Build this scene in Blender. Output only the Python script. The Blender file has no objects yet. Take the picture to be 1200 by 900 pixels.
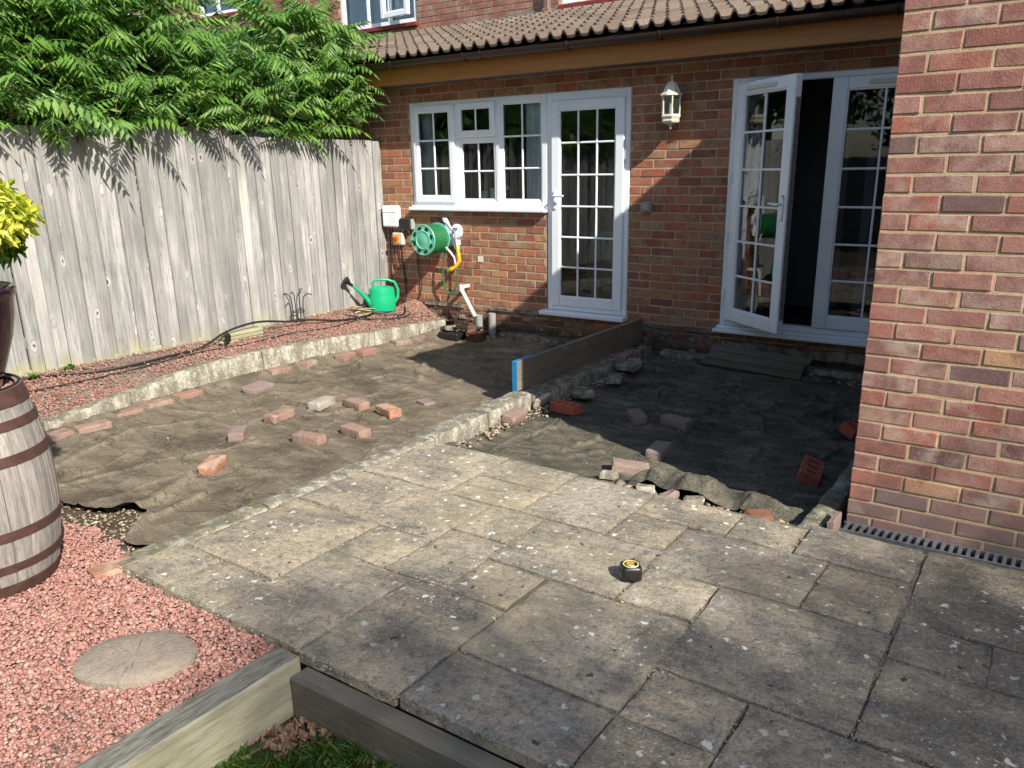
import bpy, math, random
import numpy as np
from mathutils import Vector, Matrix
random.seed(7); rng = np.random.default_rng(7)
S = bpy.context.scene
COL = S.collection
R = math.radians
# ------------------------------------------------------------------ camera
def cam_axes(p, y, r):
    fwd = Vector((math.sin(y)*math.cos(p), math.cos(y)*math.cos(p), math.sin(p)))
    right = Vector((math.cos(y), -math.sin(y), 0)); up = right.cross(fwd)
    return right*math.cos(r)+up*math.sin(r), up*math.cos(r)-right*math.sin(r), fwd
cr, cu, cf = cam_axes(-.2944, -.5986, -.0141)
cd = bpy.data.cameras.new('camera'); cam = bpy.data.objects.new('camera', cd); COL.objects.link(cam)
M = Matrix((cr, cu, -cf)).transposed().to_4x4(); M.translation = Vector((5.9039, -6.6209, 1.5338))
cam.matrix_world = M
cd.sensor_width = 36; cd.lens = 931.07/1200*36; cd.shift_x = -14.36/1200; cd.shift_y = 32.945/1200
cd.clip_start = .05; cd.clip_end = 500
S.camera = cam
# ------------------------------------------------------------------ light
SUNV = Vector((1, -.40, .81)).normalized()
w = bpy.data.worlds.new('World'); S.world = w; w.use_nodes = True
wn = w.node_tree.nodes; sky = wn.new('ShaderNodeTexSky'); sky.sky_type = 'NISHITA'; sky.sun_disc = False
sky.sun_elevation = math.asin(SUNV.z); sky.sun_rotation = math.atan2(SUNV.x, SUNV.y)
w.node_tree.links.new(sky.outputs[0], wn['Background'].inputs[0]); wn['Background'].inputs[1].default_value = .11
sl = bpy.data.lights.new('sun', 'SUN'); sl.energy = 4.9; sl.angle = R(.55); sl.color = (1, .93, .82)
so = bpy.data.objects.new('sun', sl); COL.objects.link(so)
so.rotation_euler = SUNV.to_track_quat('Z', 'Y').to_euler()
S.view_settings.view_transform = 'Standard'; S.view_settings.look = 'None'
S.view_settings.exposure = .86; S.view_settings.gamma = 1
# ------------------------------------------------------------------ numpy noise
def _h(ix, iy, s):
    n = (ix.astype(np.int64)*374761393 + iy.astype(np.int64)*668265263 + s*974711) & 0x7fffffff
    n = ((n ^ (n >> 13))*1274126177) & 0x7fffffff
    return ((n ^ (n >> 16)) & 0xffff)/65535.0
def vn(x, y, s=0):
    x = np.asarray(x, float); y = np.asarray(y, float)
    ix = np.floor(x); iy = np.floor(y); fx = x-ix; fy = y-iy; fx = fx*fx*(3-2*fx); fy = fy*fy*(3-2*fy)
    a = _h(ix, iy, s); b = _h(ix+1, iy, s); c = _h(ix, iy+1, s); d = _h(ix+1, iy+1, s)
    return (a*(1-fx)+b*fx)*(1-fy)+(c*(1-fx)+d*fx)*fy
def fbm(x, y, s=0, o=4):
    t = 0; a = .5
    for i in range(o): t = t+a*(vn(x, y, s+i*17)-.5); x = x*2.03; y = y*2.03; a *= .5
    return t*2
# ------------------------------------------------------------------ materials
def nt(name):
    m = bpy.data.materials.new(name); m.use_nodes = True; t = m.node_tree
    return m, t, t.nodes['Principled BSDF']
class G:
    """small node-graph writer"""
    def __init__(s, name, rough=.8, spec=.3):
        s.m, s.t, s.b = nt(name); s.b.inputs['Roughness'].default_value = rough
        s.b.inputs['Specular IOR Level'].default_value = spec
        s.tc = s.t.nodes.new('ShaderNodeTexCoord'); s.geo = s.t.nodes.new('ShaderNodeNewGeometry')
        s.info = s.t.nodes.new('ShaderNodeObjectInfo')
    def n(s, kind, **kw):
        x = s.t.nodes.new(kind)
        for k, v in kw.items(): setattr(x, k, v)
        return x
    def l(s, a, b): s.t.links.new(a, b)
    def put(s, sock, v):
        if hasattr(v, 'default_value') or hasattr(v, 'is_output'): s.l(v, sock)
        else: sock.default_value = v
    def pos(s): return s.geo.outputs['Position']
    def obj(s, off=True):
        if not off: return s.tc.outputs['Object']
        a = s.n('ShaderNodeVectorMath', operation='MULTIPLY'); s.l(s.info.outputs['Random'], a.inputs[0]); a.inputs[1].default_value = (37, 91, 53)
        b = s.n('ShaderNodeVectorMath', operation='ADD'); s.l(s.tc.outputs['Object'], b.inputs[0]); s.l(a.outputs[0], b.inputs[1]); return b.outputs[0]
    def map(s, v, sc):
        a = s.n('ShaderNodeMapping'); s.l(v, a.inputs[0]); a.inputs['Scale'].default_value = sc; return a.outputs[0]
    def noise(s, v, sc, det=4, rough=.55, dist=0):
        a = s.n('ShaderNodeTexNoise'); s.l(v, a.inputs['Vector']); a.inputs['Scale'].default_value = sc
        a.inputs['Detail'].default_value = det; a.inputs['Roughness'].default_value = rough; a.inputs['Distortion'].default_value = dist
        return a.outputs['Fac']
    def vor(s, v, sc, feature='F1', out='Distance', rnd=1):
        a = s.n('ShaderNodeTexVoronoi', feature=feature); s.l(v, a.inputs['Vector']); a.inputs['Scale'].default_value = sc
        a.inputs['Randomness'].default_value = rnd; return a.outputs[out]
    def ramp(s, f, st):
        a = s.n('ShaderNodeValToRGB'); s.put(a.inputs[0], f); e = a.color_ramp.elements
        while len(e) < len(st): e.new(.5)
        for i, (p, c) in enumerate(st):
            e[i].position = p
            e[i].color = (c, c, c, 1) if isinstance(c, (int, float)) else (*c, 1)
        return a.outputs[0]
    def mix(s, f, a, b, mode='MIX'):
        x = s.n('ShaderNodeMix', data_type='RGBA', blend_type=mode)
        s.put(x.inputs[0], f)
        for i, v in ((6, a), (7, b)):
            if isinstance(v, tuple): x.inputs[i].default_value = (*v, 1)
            else: s.l(v, x.inputs[i])
        return x.outputs[2]
    def math(s, op, a, b=0.0):
        x = s.n('ShaderNodeMath', operation=op); s.put(x.inputs[0], a); s.put(x.inputs[1], b); return x.outputs[0]
    def sep(s, v, i):
        x = s.n('ShaderNodeSeparateXYZ'); s.l(v, x.inputs[0]); return x.outputs[i]
    def attr(s, name='tone'):
        x = s.n('ShaderNodeAttribute', attribute_name=name); return x
    def bump(s, h, st=.4, d=.01):
        x = s.n('ShaderNodeBump'); s.l(h, x.inputs['Height']); x.inputs['Strength'].default_value = st; x.inputs['Distance'].default_value = d
        s.l(x.outputs[0], s.b.inputs['Normal'])
    def col(s, c): s.put(s.b.inputs['Base Color'], (*c, 1) if isinstance(c, tuple) else c)
def plain(name, c, rough=.5, spec=.4, metal=0, var=.12, sc=9, bump=.08):
    g = G(name, rough, spec); v = g.obj()
    n = g.noise(v, sc, 5); d = tuple(x*(1-var*2) for x in c)
    g.col(g.mix(g.ramp(n, [(.3, 0), (.75, 1)]), d, c)); g.b.inputs['Metallic'].default_value = metal
    if bump: g.bump(g.noise(v, sc*9, 4), bump, .003)
    return g.m
def brick_mat(name, stops, dirt=True, tone=False, weather=(.30,.24,.16), wamt=.5):
    g = G(name, .88, .25); v = g.obj(not tone)
    f = g.attr().outputs['Fac'] if tone else g.info.outputs['Random']
    base = g.ramp(f, stops)
    base.node.color_ramp.interpolation = 'LINEAR'
    n1 = g.noise(v, 9 if not tone else 9, 4, .6); n2 = g.noise(v, 70, 3, .7)
    f2 = g.math('FRACT', g.math('MULTIPLY', f, 7.31))
    c = g.mix(g.math('MULTIPLY', g.ramp(n1, [(.42, 0), (.62, 1)]), f2), base, weather)
    n3 = g.noise(v, 150, 3, .75)
    c = g.mix(g.ramp(n3, [(.26, .6), (.46, 0)]), c, (.07, .045, .04))
    c = g.mix(g.ramp(n3, [(.56, 0), (.76, .5)]), c, (.58, .45, .38))
    c = g.mix(g.ramp(g.noise(v, 14, 3, .6), [(.50, 0), (.72, .55)]), c, (.10, .055, .055))
    P = g.pos()
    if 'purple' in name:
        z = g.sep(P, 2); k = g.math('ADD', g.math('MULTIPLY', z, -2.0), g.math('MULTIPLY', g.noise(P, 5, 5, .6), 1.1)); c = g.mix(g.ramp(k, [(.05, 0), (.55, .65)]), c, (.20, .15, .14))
    if dirt:
        z = g.sep(P, 2); nn = g.noise(g.map(P, (1, 1, 1.6)), 3.2, 6, .65)
        k = g.math('ADD', g.math('MULTIPLY', z, -2.6), g.math('MULTIPLY', nn, 1.35))
        c = g.mix(g.ramp(k, [(.12, 0), (.75, .9)]), c, (.040, .030, .024))
    g.col(c)
    g.bump(g.math('ADD', g.noise(v, 120, 4, .7), g.math('MULTIPLY', n1, .8)), .55, .004)
    return g.m
MB_main = [(0, (.37, .13, .07)), (.16, (.26, .085, .052)), (.30, (.42, .165, .08)), (.44, (.20, .075, .05)), (.58, (.37, .11, .06)), (.72, (.36, .165, .085)), (.86, (.17, .07, .052)), (1, (.44, .23, .115))]
MB_pier = [(0, (.34, .125, .085)), (.14, (.24, .095, .075)), (.28, (.35, .17, .13)), (.40, (.155, .08, .075)), (.52, (.37, .125, .085)), (.64, (.24, .115, .10)), (.76, (.33, .15, .115)), (.84, (.135, .078, .078)), (.91, (.27, .155, .12)), (.96, (.38, .135, .09)), (1, (.44, .30, .15))]
MB_up = [(0, (.22, .085, .06)), (.3, (.28, .12, .085)), (.5, (.17, .075, .055)), (.75, (.30, .14, .10)), (1, (.20, .085, .06))]
M_brick = brick_mat('red_brick', MB_main)
M_brickj = brick_mat('red_brick_joined', MB_main, tone=True)
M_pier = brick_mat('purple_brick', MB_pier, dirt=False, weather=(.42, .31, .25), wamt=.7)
M_up = brick_mat('upper_brick', MB_up, dirt=False, tone=False)
M_upj = brick_mat('upper_brick_joined', MB_up, dirt=False, tone=True)
M_loose = brick_mat('weathered_loose_brick', [(0, (.26, .155, .115)), (.3, (.21, .15, .125)), (.6, (.29, .165, .12)), (.8, (.24, .195, .165)), (1, (.26, .13, .095))], dirt=False, weather=(.34, .30, .25))
M_newred = brick_mat('bright_red_brick', [(0, (.36, .075, .045)), (1, (.42, .10, .06))], dirt=False, weather=(.30, .09, .06))
def mortar(name, a, b, dirt):
    g = G(name, .95, .15); P = g.pos(); n = g.noise(P, 22, 5, .7)
    c = g.mix(g.ramp(n, [(.3, 0), (.7, 1)]), a, b)
    if dirt:
        z = g.sep(P, 2); nn = g.noise(P, 4, 6, .65)
        k = g.math('ADD', g.math('MULTIPLY', z, -2.6), g.math('MULTIPLY', nn, 1.35))
        c = g.mix(g.ramp(k, [(.2, 0), (.8, .95)]), c, (.05, .042, .034))
    g.col(c); g.bump(g.noise(P, 160, 4, .7), .6, .004); return g.m
M_mort = mortar('pink_grey_mortar', (.34, .25, .175), (.50, .385, .28), True)
M_mortp = mortar('cream_mortar', (.36, .28, .165), (.52, .41, .26), False)
M_mortu = mortar('upper_mortar', (.36, .27, .22), (.50, .40, .33), False)
M_white = plain('white_upvc', (.78, .83, .89), .28, .5, var=.04, sc=3, bump=.02)
M_whited = plain('weathered_white_plastic', (.70, .69, .65), .45, .4, var=.10, sc=14)
M_cream = plain('cream_painted_metal', (.66, .64, .52), .4, .5, var=.12, sc=30)
M_black = plain('black_plastic', (.016, .016, .017), .38, .5, var=.2)
M_rubber = plain('black_hose', (.02, .019, .018), .5, .4, var=.3, sc=30)
M_grey = plain('grey_plastic', (.33, .34, .34), .5, .4)
M_green = plain('green_plastic', (.008, .36, .165), .33, .5, var=.08, sc=8, bump=.04)
M_mint = plain('faded_mint_plastic', (.12, .47, .33), .4, .5, var=.1, sc=12)
M_hose = plain('green_hose', (.02, .17, .055), .4, .4, var=.15, sc=40)
M_yellow = plain('yellow_plastic', (.75, .42, .03), .35, .5)
M_red = plain('red_plastic', (.55, .03, .02), .35, .5)
M_gutter = plain('brown_gutter_plastic', (.036, .017, .013), .4, .45, var=.15)
M_bluep = plain('blue_tape', (.02, .22, .48), .5, .4, var=.15, sc=20)
M_lead = plain('lead_sheet', (.20, .21, .22), .55, .4, var=.25, sc=6)
M_iron = plain('rusty_wire', (.045, .035, .032), .6, .4, var=.3, sc=60)
M_steel = plain('galvanised_steel', (.42, .44, .46), .42, .5, .7, var=.2, sc=30)
M_clay = plain('stained_clay', (.22, .105, .065), .8, .2, var=.35, sc=12, bump=.5)
M_upsill = plain('red_painted_sill', (.20, .035, .028), .6, .3, var=.2)
M_curt = plain('pale_curtain', (.74, .79, .86), .9, .1, var=.1)
M_net = plain('white_net_curtain', (.80, .83, .90), .9, .1, var=.06)
M_dark = plain('dark_room', (.16, .17, .19), .8, .2, var=.2, sc=2)
M_floor = plain('dark_floor', (.035, .035, .045), .6, .3, var=.2, sc=4)
M_ceram = plain('blue_grey_ceramic', (.75, .86, .92), .25, .6, var=.05)
M_pot = plain('plum_glaze', (.030, .008, .016), .12, .7, var=.25, sc=4, bump=.02)
def wood(name, a, b, dark=(.05, .045, .04), sc=(26, 26, 1.3), axis='z', rough=.85, algae=None, knots=True, streak=.6, gloss=.25, age=.5, top=False):
    g = G(name, rough, gloss); v = g.obj()
    order = {'z': sc, 'x': (sc[2], sc[0], sc[1]), 'y': (sc[0], sc[2], sc[1])}[axis]
    mv = g.map(v, order)
    n = g.noise(mv, 1, 7, .68, .4); n2 = g.noise(mv, 3.7, 5, .7)
    c = g.mix(g.ramp(n, [(.3, 0), (.66, 1)]), a, b)
    c = g.mix(g.ramp(n2, [(.28, streak), (.47, 0)]), c, dark)
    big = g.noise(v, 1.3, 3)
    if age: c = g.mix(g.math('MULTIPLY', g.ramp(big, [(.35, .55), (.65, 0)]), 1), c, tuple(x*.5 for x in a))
    h = g.math('ADD', n, g.math('MULTIPLY', n2, .6))
    if knots:
        nz = g.n('ShaderNodeTexNoise'); g.l(v, nz.inputs['Vector']); nz.inputs['Scale'].default_value = 14; nz.inputs['Detail'].default_value = 4
        wv = g.n('ShaderNodeVectorMath', operation='SCALE'); g.l(nz.outputs['Color'], wv.inputs[0]); wv.inputs['Scale'].default_value = .05
        av = g.n('ShaderNodeVectorMath', operation='ADD'); g.l(v, av.inputs[0]); g.l(wv.outputs[0], av.inputs[1])
        kv = g.map(av.outputs[0], {'z': (7, 7, 3.6), 'x': (3.6, 7, 7), 'y': (7, 3.6, 7)}[axis])
        d = g.vor(kv, 1)
        c = g.mix(g.ramp(d, [(.10, .5), (.30, 0)]), c, tuple(min(1, x*1.15) for x in b))
        c = g.mix(g.ramp(d, [(.05, .95), (.085, 0)]), c, (.035, .028, .022))
        c = g.mix(g.ramp(d, [(.15, 0), (.19, .45), (.24, 0)]), c, dark)
    if algae:
        z = g.sep(g.pos(), 2); k = g.math('ADD', g.math('MULTIPLY', z, -2.4), g.math('MULTIPLY', g.noise(g.pos(), 6, 4), 1.1))
        c = g.mix(g.ramp(k, [(-.0, 0), (.35, algae[1])]), c, algae[0])
    rv = g.math('MULTIPLY', g.math('POWER', g.info.outputs['Random'], 1.5), age)
    c = g.mix(rv, c, (.16, .155, .15))
    if top:
        nz2 = g.n('ShaderNodeSeparateXYZ'); g.l(g.geo.outputs['Normal'], nz2.inputs[0]); c = g.mix(g.ramp(nz2.outputs[2], [(.5, 0), (.9, .78)]), c, g.mix(g.ramp(n2, [(.40, 0), (.66, 1)]), (.07, .068, .06), (.24, .235, .21)))
    g.col(c); g.bump(h, .55, .006); return g.m
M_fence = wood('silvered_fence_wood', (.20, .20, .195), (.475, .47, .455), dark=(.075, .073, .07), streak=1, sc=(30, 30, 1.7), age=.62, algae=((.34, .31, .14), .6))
M_post = wood('pale_post_wood', (.29, .285, .265), (.50, .49, .46), dark=(.13, .125, .11), streak=.7, knots=False, algae=((.30, .32, .14), .55))
M_sleep = wood('weathered_sleeper_wood', (.19, .18, .12), (.36, .34, .245), dark=(.075, .07, .05), axis='y', streak=.6, sc=(30, 30, 3), age=.25, top=True, knots=False)
M_sleepx = wood('weathered_sleeper_wood_cross', (.13, .115, .09), (.25, .225, .17), dark=(.05, .045, .035), axis='x', streak=.7, sc=(30, 30, 1.6))
M_fascia = wood('varnished_brown_board', (.30, .12, .03), (.40, .17, .045), dark=(.18, .07, .018), axis='x', rough=.45, knots=False, streak=.3, gloss=.4, age=0)
M_plank = wood('grey_scaffold_board', (.17, .135, .09), (.33, .27, .19), dark=(.035, .03, .025), axis='y', streak=.7)
M_plankx = wood('dark_wet_board', (.085, .065, .043), (.19, .15, .105), dark=(.02, .017, .014), axis='x', streak=.7)
M_stave = wood('bleached_oak_stave', (.19, .17, .145), (.42, .39, .35), dark=(.08, .065, .05), streak=.95, sc=(60, 60, 3), knots=False)
M_hoop = plain('red_brown_hoop', (.095, .048, .038), .62, .35, .1, var=.22, sc=22, bump=.2)
M_pallet = wood('green_stained_wood', (.36, .37, .17), (.50, .48, .27), dark=(.16, .14, .08), axis='y', streak=.5, knots=False)
def concrete(name, a, b, stain, lich=.5):
    g = G(name, .93, .2); P = g.pos(); n = g.noise(g.map(P, (1.6, 1.6, .6)), 7, 7, .7); n2 = g.noise(P, 34, 6, .75)
    c = g.mix(g.ramp(n2, [(.36, 0), (.6, 1)]), a, b)
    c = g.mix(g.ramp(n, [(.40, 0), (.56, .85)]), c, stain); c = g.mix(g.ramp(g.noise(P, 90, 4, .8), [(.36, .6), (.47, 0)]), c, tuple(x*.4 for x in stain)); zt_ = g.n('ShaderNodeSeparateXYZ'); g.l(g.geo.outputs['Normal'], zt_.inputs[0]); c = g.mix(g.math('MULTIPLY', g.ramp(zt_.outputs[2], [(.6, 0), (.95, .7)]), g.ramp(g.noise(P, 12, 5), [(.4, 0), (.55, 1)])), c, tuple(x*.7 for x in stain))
    c = g.mix(g.ramp(g.vor(P, 30), [(.12, lich), (.2, 0)]), c, (.66, .64, .56))
    c = g.mix(g.ramp(g.noise(P, 45, 3), [(.25, .8), (.38, 0)]), c, (.06, .055, .045))
    g.col(c); g.bump(g.math('ADD', n2, g.math('MULTIPLY', g.noise(P, 110, 4), .5)), .8, .008); return g.m
M_strip = concrete('yellowed_concrete', (.27, .255, .215), (.50, .475, .40), (.16, .145, .105))
M_found = concrete('mossy_concrete', (.30, .28, .22), (.42, .40, .33), (.14, .13, .085))
M_render = concrete('grey_render', (.20, .18, .15), (.30, .27, .22), (.10, .08, .06), .2)
def slab_mat():
    g = G('riven_sandstone_slab', .9, .22); P = g.pos(); r = g.info.outputs['Random']
    v = g.map(P, (1, 1, 1))
    n = g.noise(P, 3.0, 6, .62, .6); n2 = g.noise(P, 30, 6, .72); ns = g.noise(g.map(g.obj(), (3, 11, 3)), 1.2, 6, .6, 1.2)
    tone = g.ramp(r, [(0, (.47, .40, .285)), (.2, (.39, .345, .27)), (.4, (.50, .415, .29)), (.6, (.35, .32, .27)), (.8, (.45, .39, .295)), (1, (.40, .365, .30))])
    c = g.mix(g.ramp(n, [(.40, 0), (.60, .9)]), tone, (.165, .155, .135))
    c = g.mix(g.ramp(ns, [(.46, 0), (.6, .45)]), c, (.46, .375, .255))
    n4 = g.noise(P, 95, 5, .85)
    c = g.mix(g.ramp(n2, [(.34, .75), (.5, 0)]), c, (.10, .092, .075))
    c = g.mix(g.ramp(n2, [(.56, 0), (.72, .4)]), c, (.50, .44, .33))
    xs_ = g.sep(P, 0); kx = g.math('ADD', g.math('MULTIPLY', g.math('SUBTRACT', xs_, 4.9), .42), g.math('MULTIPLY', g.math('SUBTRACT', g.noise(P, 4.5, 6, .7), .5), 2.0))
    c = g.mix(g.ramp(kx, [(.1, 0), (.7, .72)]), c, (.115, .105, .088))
    c = g.mix(g.ramp(n4, [(.36, .75), (.46, 0)]), c, (.10, .088, .068))
    c = g.mix(g.ramp(n4, [(.54, 0), (.66, .6)]), c, (.66, .61, .50))
    al = g.noise(P, 1.7, 5, .6); c = g.mix(g.ramp(al, [(.5, 0), (.66, .3)]), c, (.39, .345, .22))
    w_ = g.noise(P, 9, 3); wp = g.n('ShaderNodeVectorMath', operation='ADD'); g.l(P, wp.inputs[0])
    wm = g.n('ShaderNodeVectorMath', operation='SCALE'); nz = g.n('ShaderNodeTexNoise'); g.l(P, nz.inputs['Vector']); nz.inputs['Scale'].default_value = 40
    g.l(nz.outputs['Color'], wm.inputs[0]); wm.inputs['Scale'].default_value = .045; g.l(wm.outputs[0], wp.inputs[1]); Q = wp.outputs[0]
    mask = g.ramp(g.noise(P, 2.3, 3), [(.42, 0), (.62, 1)])
    li = g.ramp(g.vor(Q, 17), [(.17, 1), (.21, 0)]); li2 = g.ramp(g.vor(Q, 43), [(.17, .9), (.24, 0)])
    rr = g.ramp(g.sep(g.vor(Q, 17, out='Color'), 0), [(.48, 0), (.54, 1)])
    r2 = g.ramp(g.sep(g.vor(Q, 43, out='Color'), 0), [(.55, 0), (.6, 1)])
    c = g.mix(g.math('MULTIPLY', g.math('MULTIPLY', li, rr), g.math('ADD', mask, .4)), c, (.74, .73, .67))
    c = g.mix(g.math('MULTIPLY', g.math('MULTIPLY', li2, r2), mask), c, (.70, .68, .61))
    bl = g.ramp(g.vor(Q, 11.3), [(.10, .85), (.135, 0)]); rb = g.ramp(g.sep(g.vor(Q, 11.3, out='Color'), 1), [(.62, 0), (.66, 1)])
    c = g.mix(g.math('MULTIPLY', bl, rb), c, (.04, .038, .033))
    g.col(c)
    g.bump(g.math('ADD', g.math('ADD', g.math('MULTIPLY', ns, 1.6), n2), g.math('MULTIPLY', g.noise(P, 140, 4, .7), .8)), 1, .011)
    return g.m
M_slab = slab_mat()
def soil_mat(name, a, b, spk=.35):
    g = G(name, .97, .1); P = g.pos(); n = g.noise(P, 4, 7, .65); n2 = g.noise(P, 60, 5, .7)
    c = g.mix(g.ramp(n, [(.35, 0), (.65, 1)]), a, b)
    c = g.mix(g.ramp(n2, [(.3, .8), (.5, 0)]), c, tuple(x*.35 for x in a))
    c = g.mix(g.ramp(n2, [(.66, 0), (.76, spk)]), c, (.42, .37, .28))
    g.col(c); g.bump(g.math('ADD', n2, n), 1, .02); return g.m
M_soil = soil_mat('bare_soil', (.085, .065, .045), (.15, .12, .085))
M_bed = soil_mat('pink_grit_bed', (.19, .145, .12), (.30, .235, .20))
M_joint = soil_mat('joint_mortar', (.11, .10, .075), (.36, .33, .26), .3)
def mem_mat(name, a, b, dust):
    g = G(name, .92, .18); P = g.pos(); n = g.noise(P, 1.6, 6, .6); n2 = g.noise(g.map(P, (1, 1, 1)), 16, 6, .7, .5)
    c = g.mix(g.ramp(n, [(.35, 0), (.65, 1)]), a, b)
    st_ = g.noise(g.map(P, (3.2, 9, 2)), 1, 5, .6, .8)
    c = g.mix(g.ramp(st_, [(.40, 0), (.66, .65)]), c, dust); n5 = g.noise(P, 110, 4, .8)
    c = g.mix(g.ramp(n5, [(.38, .6), (.48, 0)]), c, tuple(x*.4 for x in a)); c = g.mix(g.ramp(n5, [(.54, 0), (.64, .45)]), c, tuple(min(1, x*1.5) for x in dust))
    c = g.mix(g.ramp(g.noise(P, 2.6, 5, .6), [(.36, .6), (.5, 0)]), c, tuple(x*.55 for x in a))
    cr_ = g.noise(g.map(P, (1.1, 2.0, 1)), 1.6, 3, .5, 1.6); c = g.mix(g.ramp(cr_, [(.488, 0), (.5, .6), (.512, 0)]), c, tuple(x*.3 for x in a))
    v = g.vor(P, 55); c = g.mix(g.ramp(v, [(.05, .8), (.09, 0)]), c, (.40, .34, .24))
    g.col(c); g.bump(g.math('ADD', g.math('MULTIPLY', n5, .7), g.math('MULTIPLY', st_, .6)), .6, .005); return g.m
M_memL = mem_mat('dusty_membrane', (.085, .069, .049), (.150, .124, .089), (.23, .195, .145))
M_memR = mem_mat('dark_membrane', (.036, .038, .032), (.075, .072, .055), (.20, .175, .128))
def stone_mat(name, st, rough=.85):
    g = G(name, rough, .25); f = g.attr().outputs['Fac']; P = g.pos()
    c = g.ramp(f, st); n = g.noise(P, 130, 4); c = g.mix(g.ramp(n, [(.3, .55), (.55, 0)]), c, tuple(x*.45 for x in st[0][1]))
    g.col(c); g.bump(n, .5, .003); return g.m
M_gravel = stone_mat('red_granite_chippings', [(0, (.29, .135, .11)), (.22, (.40, .205, .17)), (.45, (.35, .17, .14)), (.65, (.46, .275, .23)), (.83, (.23, .105, .085)), (.96, (.46, .32, .27)), (1, (.34, .24, .20))])
M_grbed = stone_mat('red_and_grey_chippings', [(0, (.26, .115, .085)), (.2, (.34, .155, .115)), (.4, (.29, .13, .10)), (.55, (.30, .235, .20)), (.7, (.20, .10, .075)), (.85, (.36, .29, .24)), (1, (.14, .10, .08))])
M_debris = stone_mat('mixed_debris', [(0, (.30, .26, .19)), (.3, (.16, .12, .08)), (.5, (.42, .36, .26)), (.7, (.25, .12, .08)), (.85, (.50, .45, .36)), (1, (.10, .08, .06))])
M_litter = stone_mat('dry_leaf_litter', [(0, (.20, .11, .065)), (.3, (.30, .19, .12)), (.6, (.15, .085, .055)), (.8, (.36, .26, .17)), (1, (.24, .15, .11))])
def leaf_mat(name, st, trans=.35, tone=False):
    m = bpy.data.materials.new(name); m.use_nodes = True; t = m.node_tree; N = t.nodes; L = t.links
    b = N['Principled BSDF']; b.inputs['Roughness'].default_value = .42; b.inputs['Specular IOR Level'].default_value = .35
    f = N.new('ShaderNodeAttribute'); f.attribute_name = 'tone'; oi = N.new('ShaderNodeObjectInfo')
    ad = N.new('ShaderNodeMath'); ad.operation = 'ADD'; L.new(f.outputs['Fac'], ad.inputs[0])
    if tone: ad.inputs[1].default_value = 0
    else: L.new(oi.outputs['Random'], ad.inputs[1])
    fr = N.new('ShaderNodeMath'); fr.operation = 'FRACT'; L.new(ad.outputs[0], fr.inputs[0])
    rp = N.new('ShaderNodeValToRGB'); L.new(fr.outputs[0], rp.inputs[0]); e = rp.color_ramp.elements
    while len(e) < len(st): e.new(.5)
    for i, (p, c) in enumerate(st): e[i].position = p; e[i].color = (*c, 1)
    L.new(rp.outputs[0], b.inputs['Base Color'])
    tr = N.new('ShaderNodeBsdfTranslucent'); mx = N.new('ShaderNodeMixShader'); mx.inputs[0].default_value = trans
    br = N.new('ShaderNodeMix'); br.data_type = 'RGBA'; br.blend_type = 'MULTIPLY'; br.inputs[0].default_value = 1
    L.new(rp.outputs[0], br.inputs[6]); br.inputs[7].default_value = (1.6, 1.75, .7, 1); L.new(br.outputs[2], tr.inputs[0])
    L.new(b.outputs[0], mx.inputs[1]); L.new(tr.outputs[0], mx.inputs[2]); L.new(mx.outputs[0], N['Material Output'].inputs[0])
    return m
SUM = [(0, (.085, .20, .045)), (.2, (.15, .29, .05)), (.38, (.042, .115, .032)), (.55, (.19, .33, .065)), (.7, (.04, .105, .04)), (.84, (.25, .38, .13)), (.95, (.10, .20, .065)), (1, (.30, .29, .12))]
M_sumac = leaf_mat('sumac_leaf', SUM); M_sumacj = leaf_mat('sumac_leaf_joined', SUM, tone=True)
M_gold = leaf_mat('golden_leaf', [(0, (.46, .46, .05)), (.3, (.58, .57, .10)), (.55, (.28, .36, .04)), (.8, (.52, .48, .06)), (1, (.16, .27, .03))], .3, True)
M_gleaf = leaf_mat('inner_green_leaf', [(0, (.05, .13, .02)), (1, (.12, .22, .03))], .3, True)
M_tree = leaf_mat('garden_tree_leaf', [(0, (.05, .10, .02)), (.5, (.08, .14, .03)), (1, (.04, .085, .02))], .3, True)
M_grass = leaf_mat('grass_blade', [(0, (.055, .13, .018)), (.4, (.08, .17, .025)), (.7, (.04, .10, .015)), (.93, (.11, .17, .04)), (1, (.32, .27, .13))], .3, True)
M_bark = plain('brown_bark', (.13, .095, .065), .9, .15, var=.3, sc=18, bump=.6)
M_stem = plain('sumac_stem', (.20, .115, .07), .8, .2, var=.25, sc=20)
def glass_mat():
    m = bpy.data.materials.new('window_glass'); m.use_nodes = True; t = m.node_tree; N = t.nodes; L = t.links
    N.remove(N['Principled BSDF']); tr = N.new('ShaderNodeBsdfTransparent'); tr.inputs[0].default_value = (.80, .86, .86, 1)
    gl = N.new('ShaderNodeBsdfGlossy'); gl.inputs['Roughness'].default_value = .015; gl.inputs[0].default_value = (.95, 1, 1, 1)
    fr = N.new('ShaderNodeFresnel'); fr.inputs[0].default_value = 1.57
    mx = N.new('ShaderNodeMixShader'); L.new(fr.outputs[0], mx.inputs[0]); L.new(tr.outputs[0], mx.inputs[1]); L.new(gl.outputs[0], mx.inputs[2])
    no = N.new('ShaderNodeTexNoise'); no.inputs['Scale'].default_value = 2.2; bp = N.new('ShaderNodeBump'); bp.inputs['Strength'].default_value = .012; bp.inputs['Distance'].default_value = .02
    L.new(no.outputs['Fac'], bp.inputs['Height']); L.new(bp.outputs[0], gl.inputs['Normal'])
    L.new(mx.outputs[0], N['Material Output'].inputs[0]); return m
M_glass = glass_mat()
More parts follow.
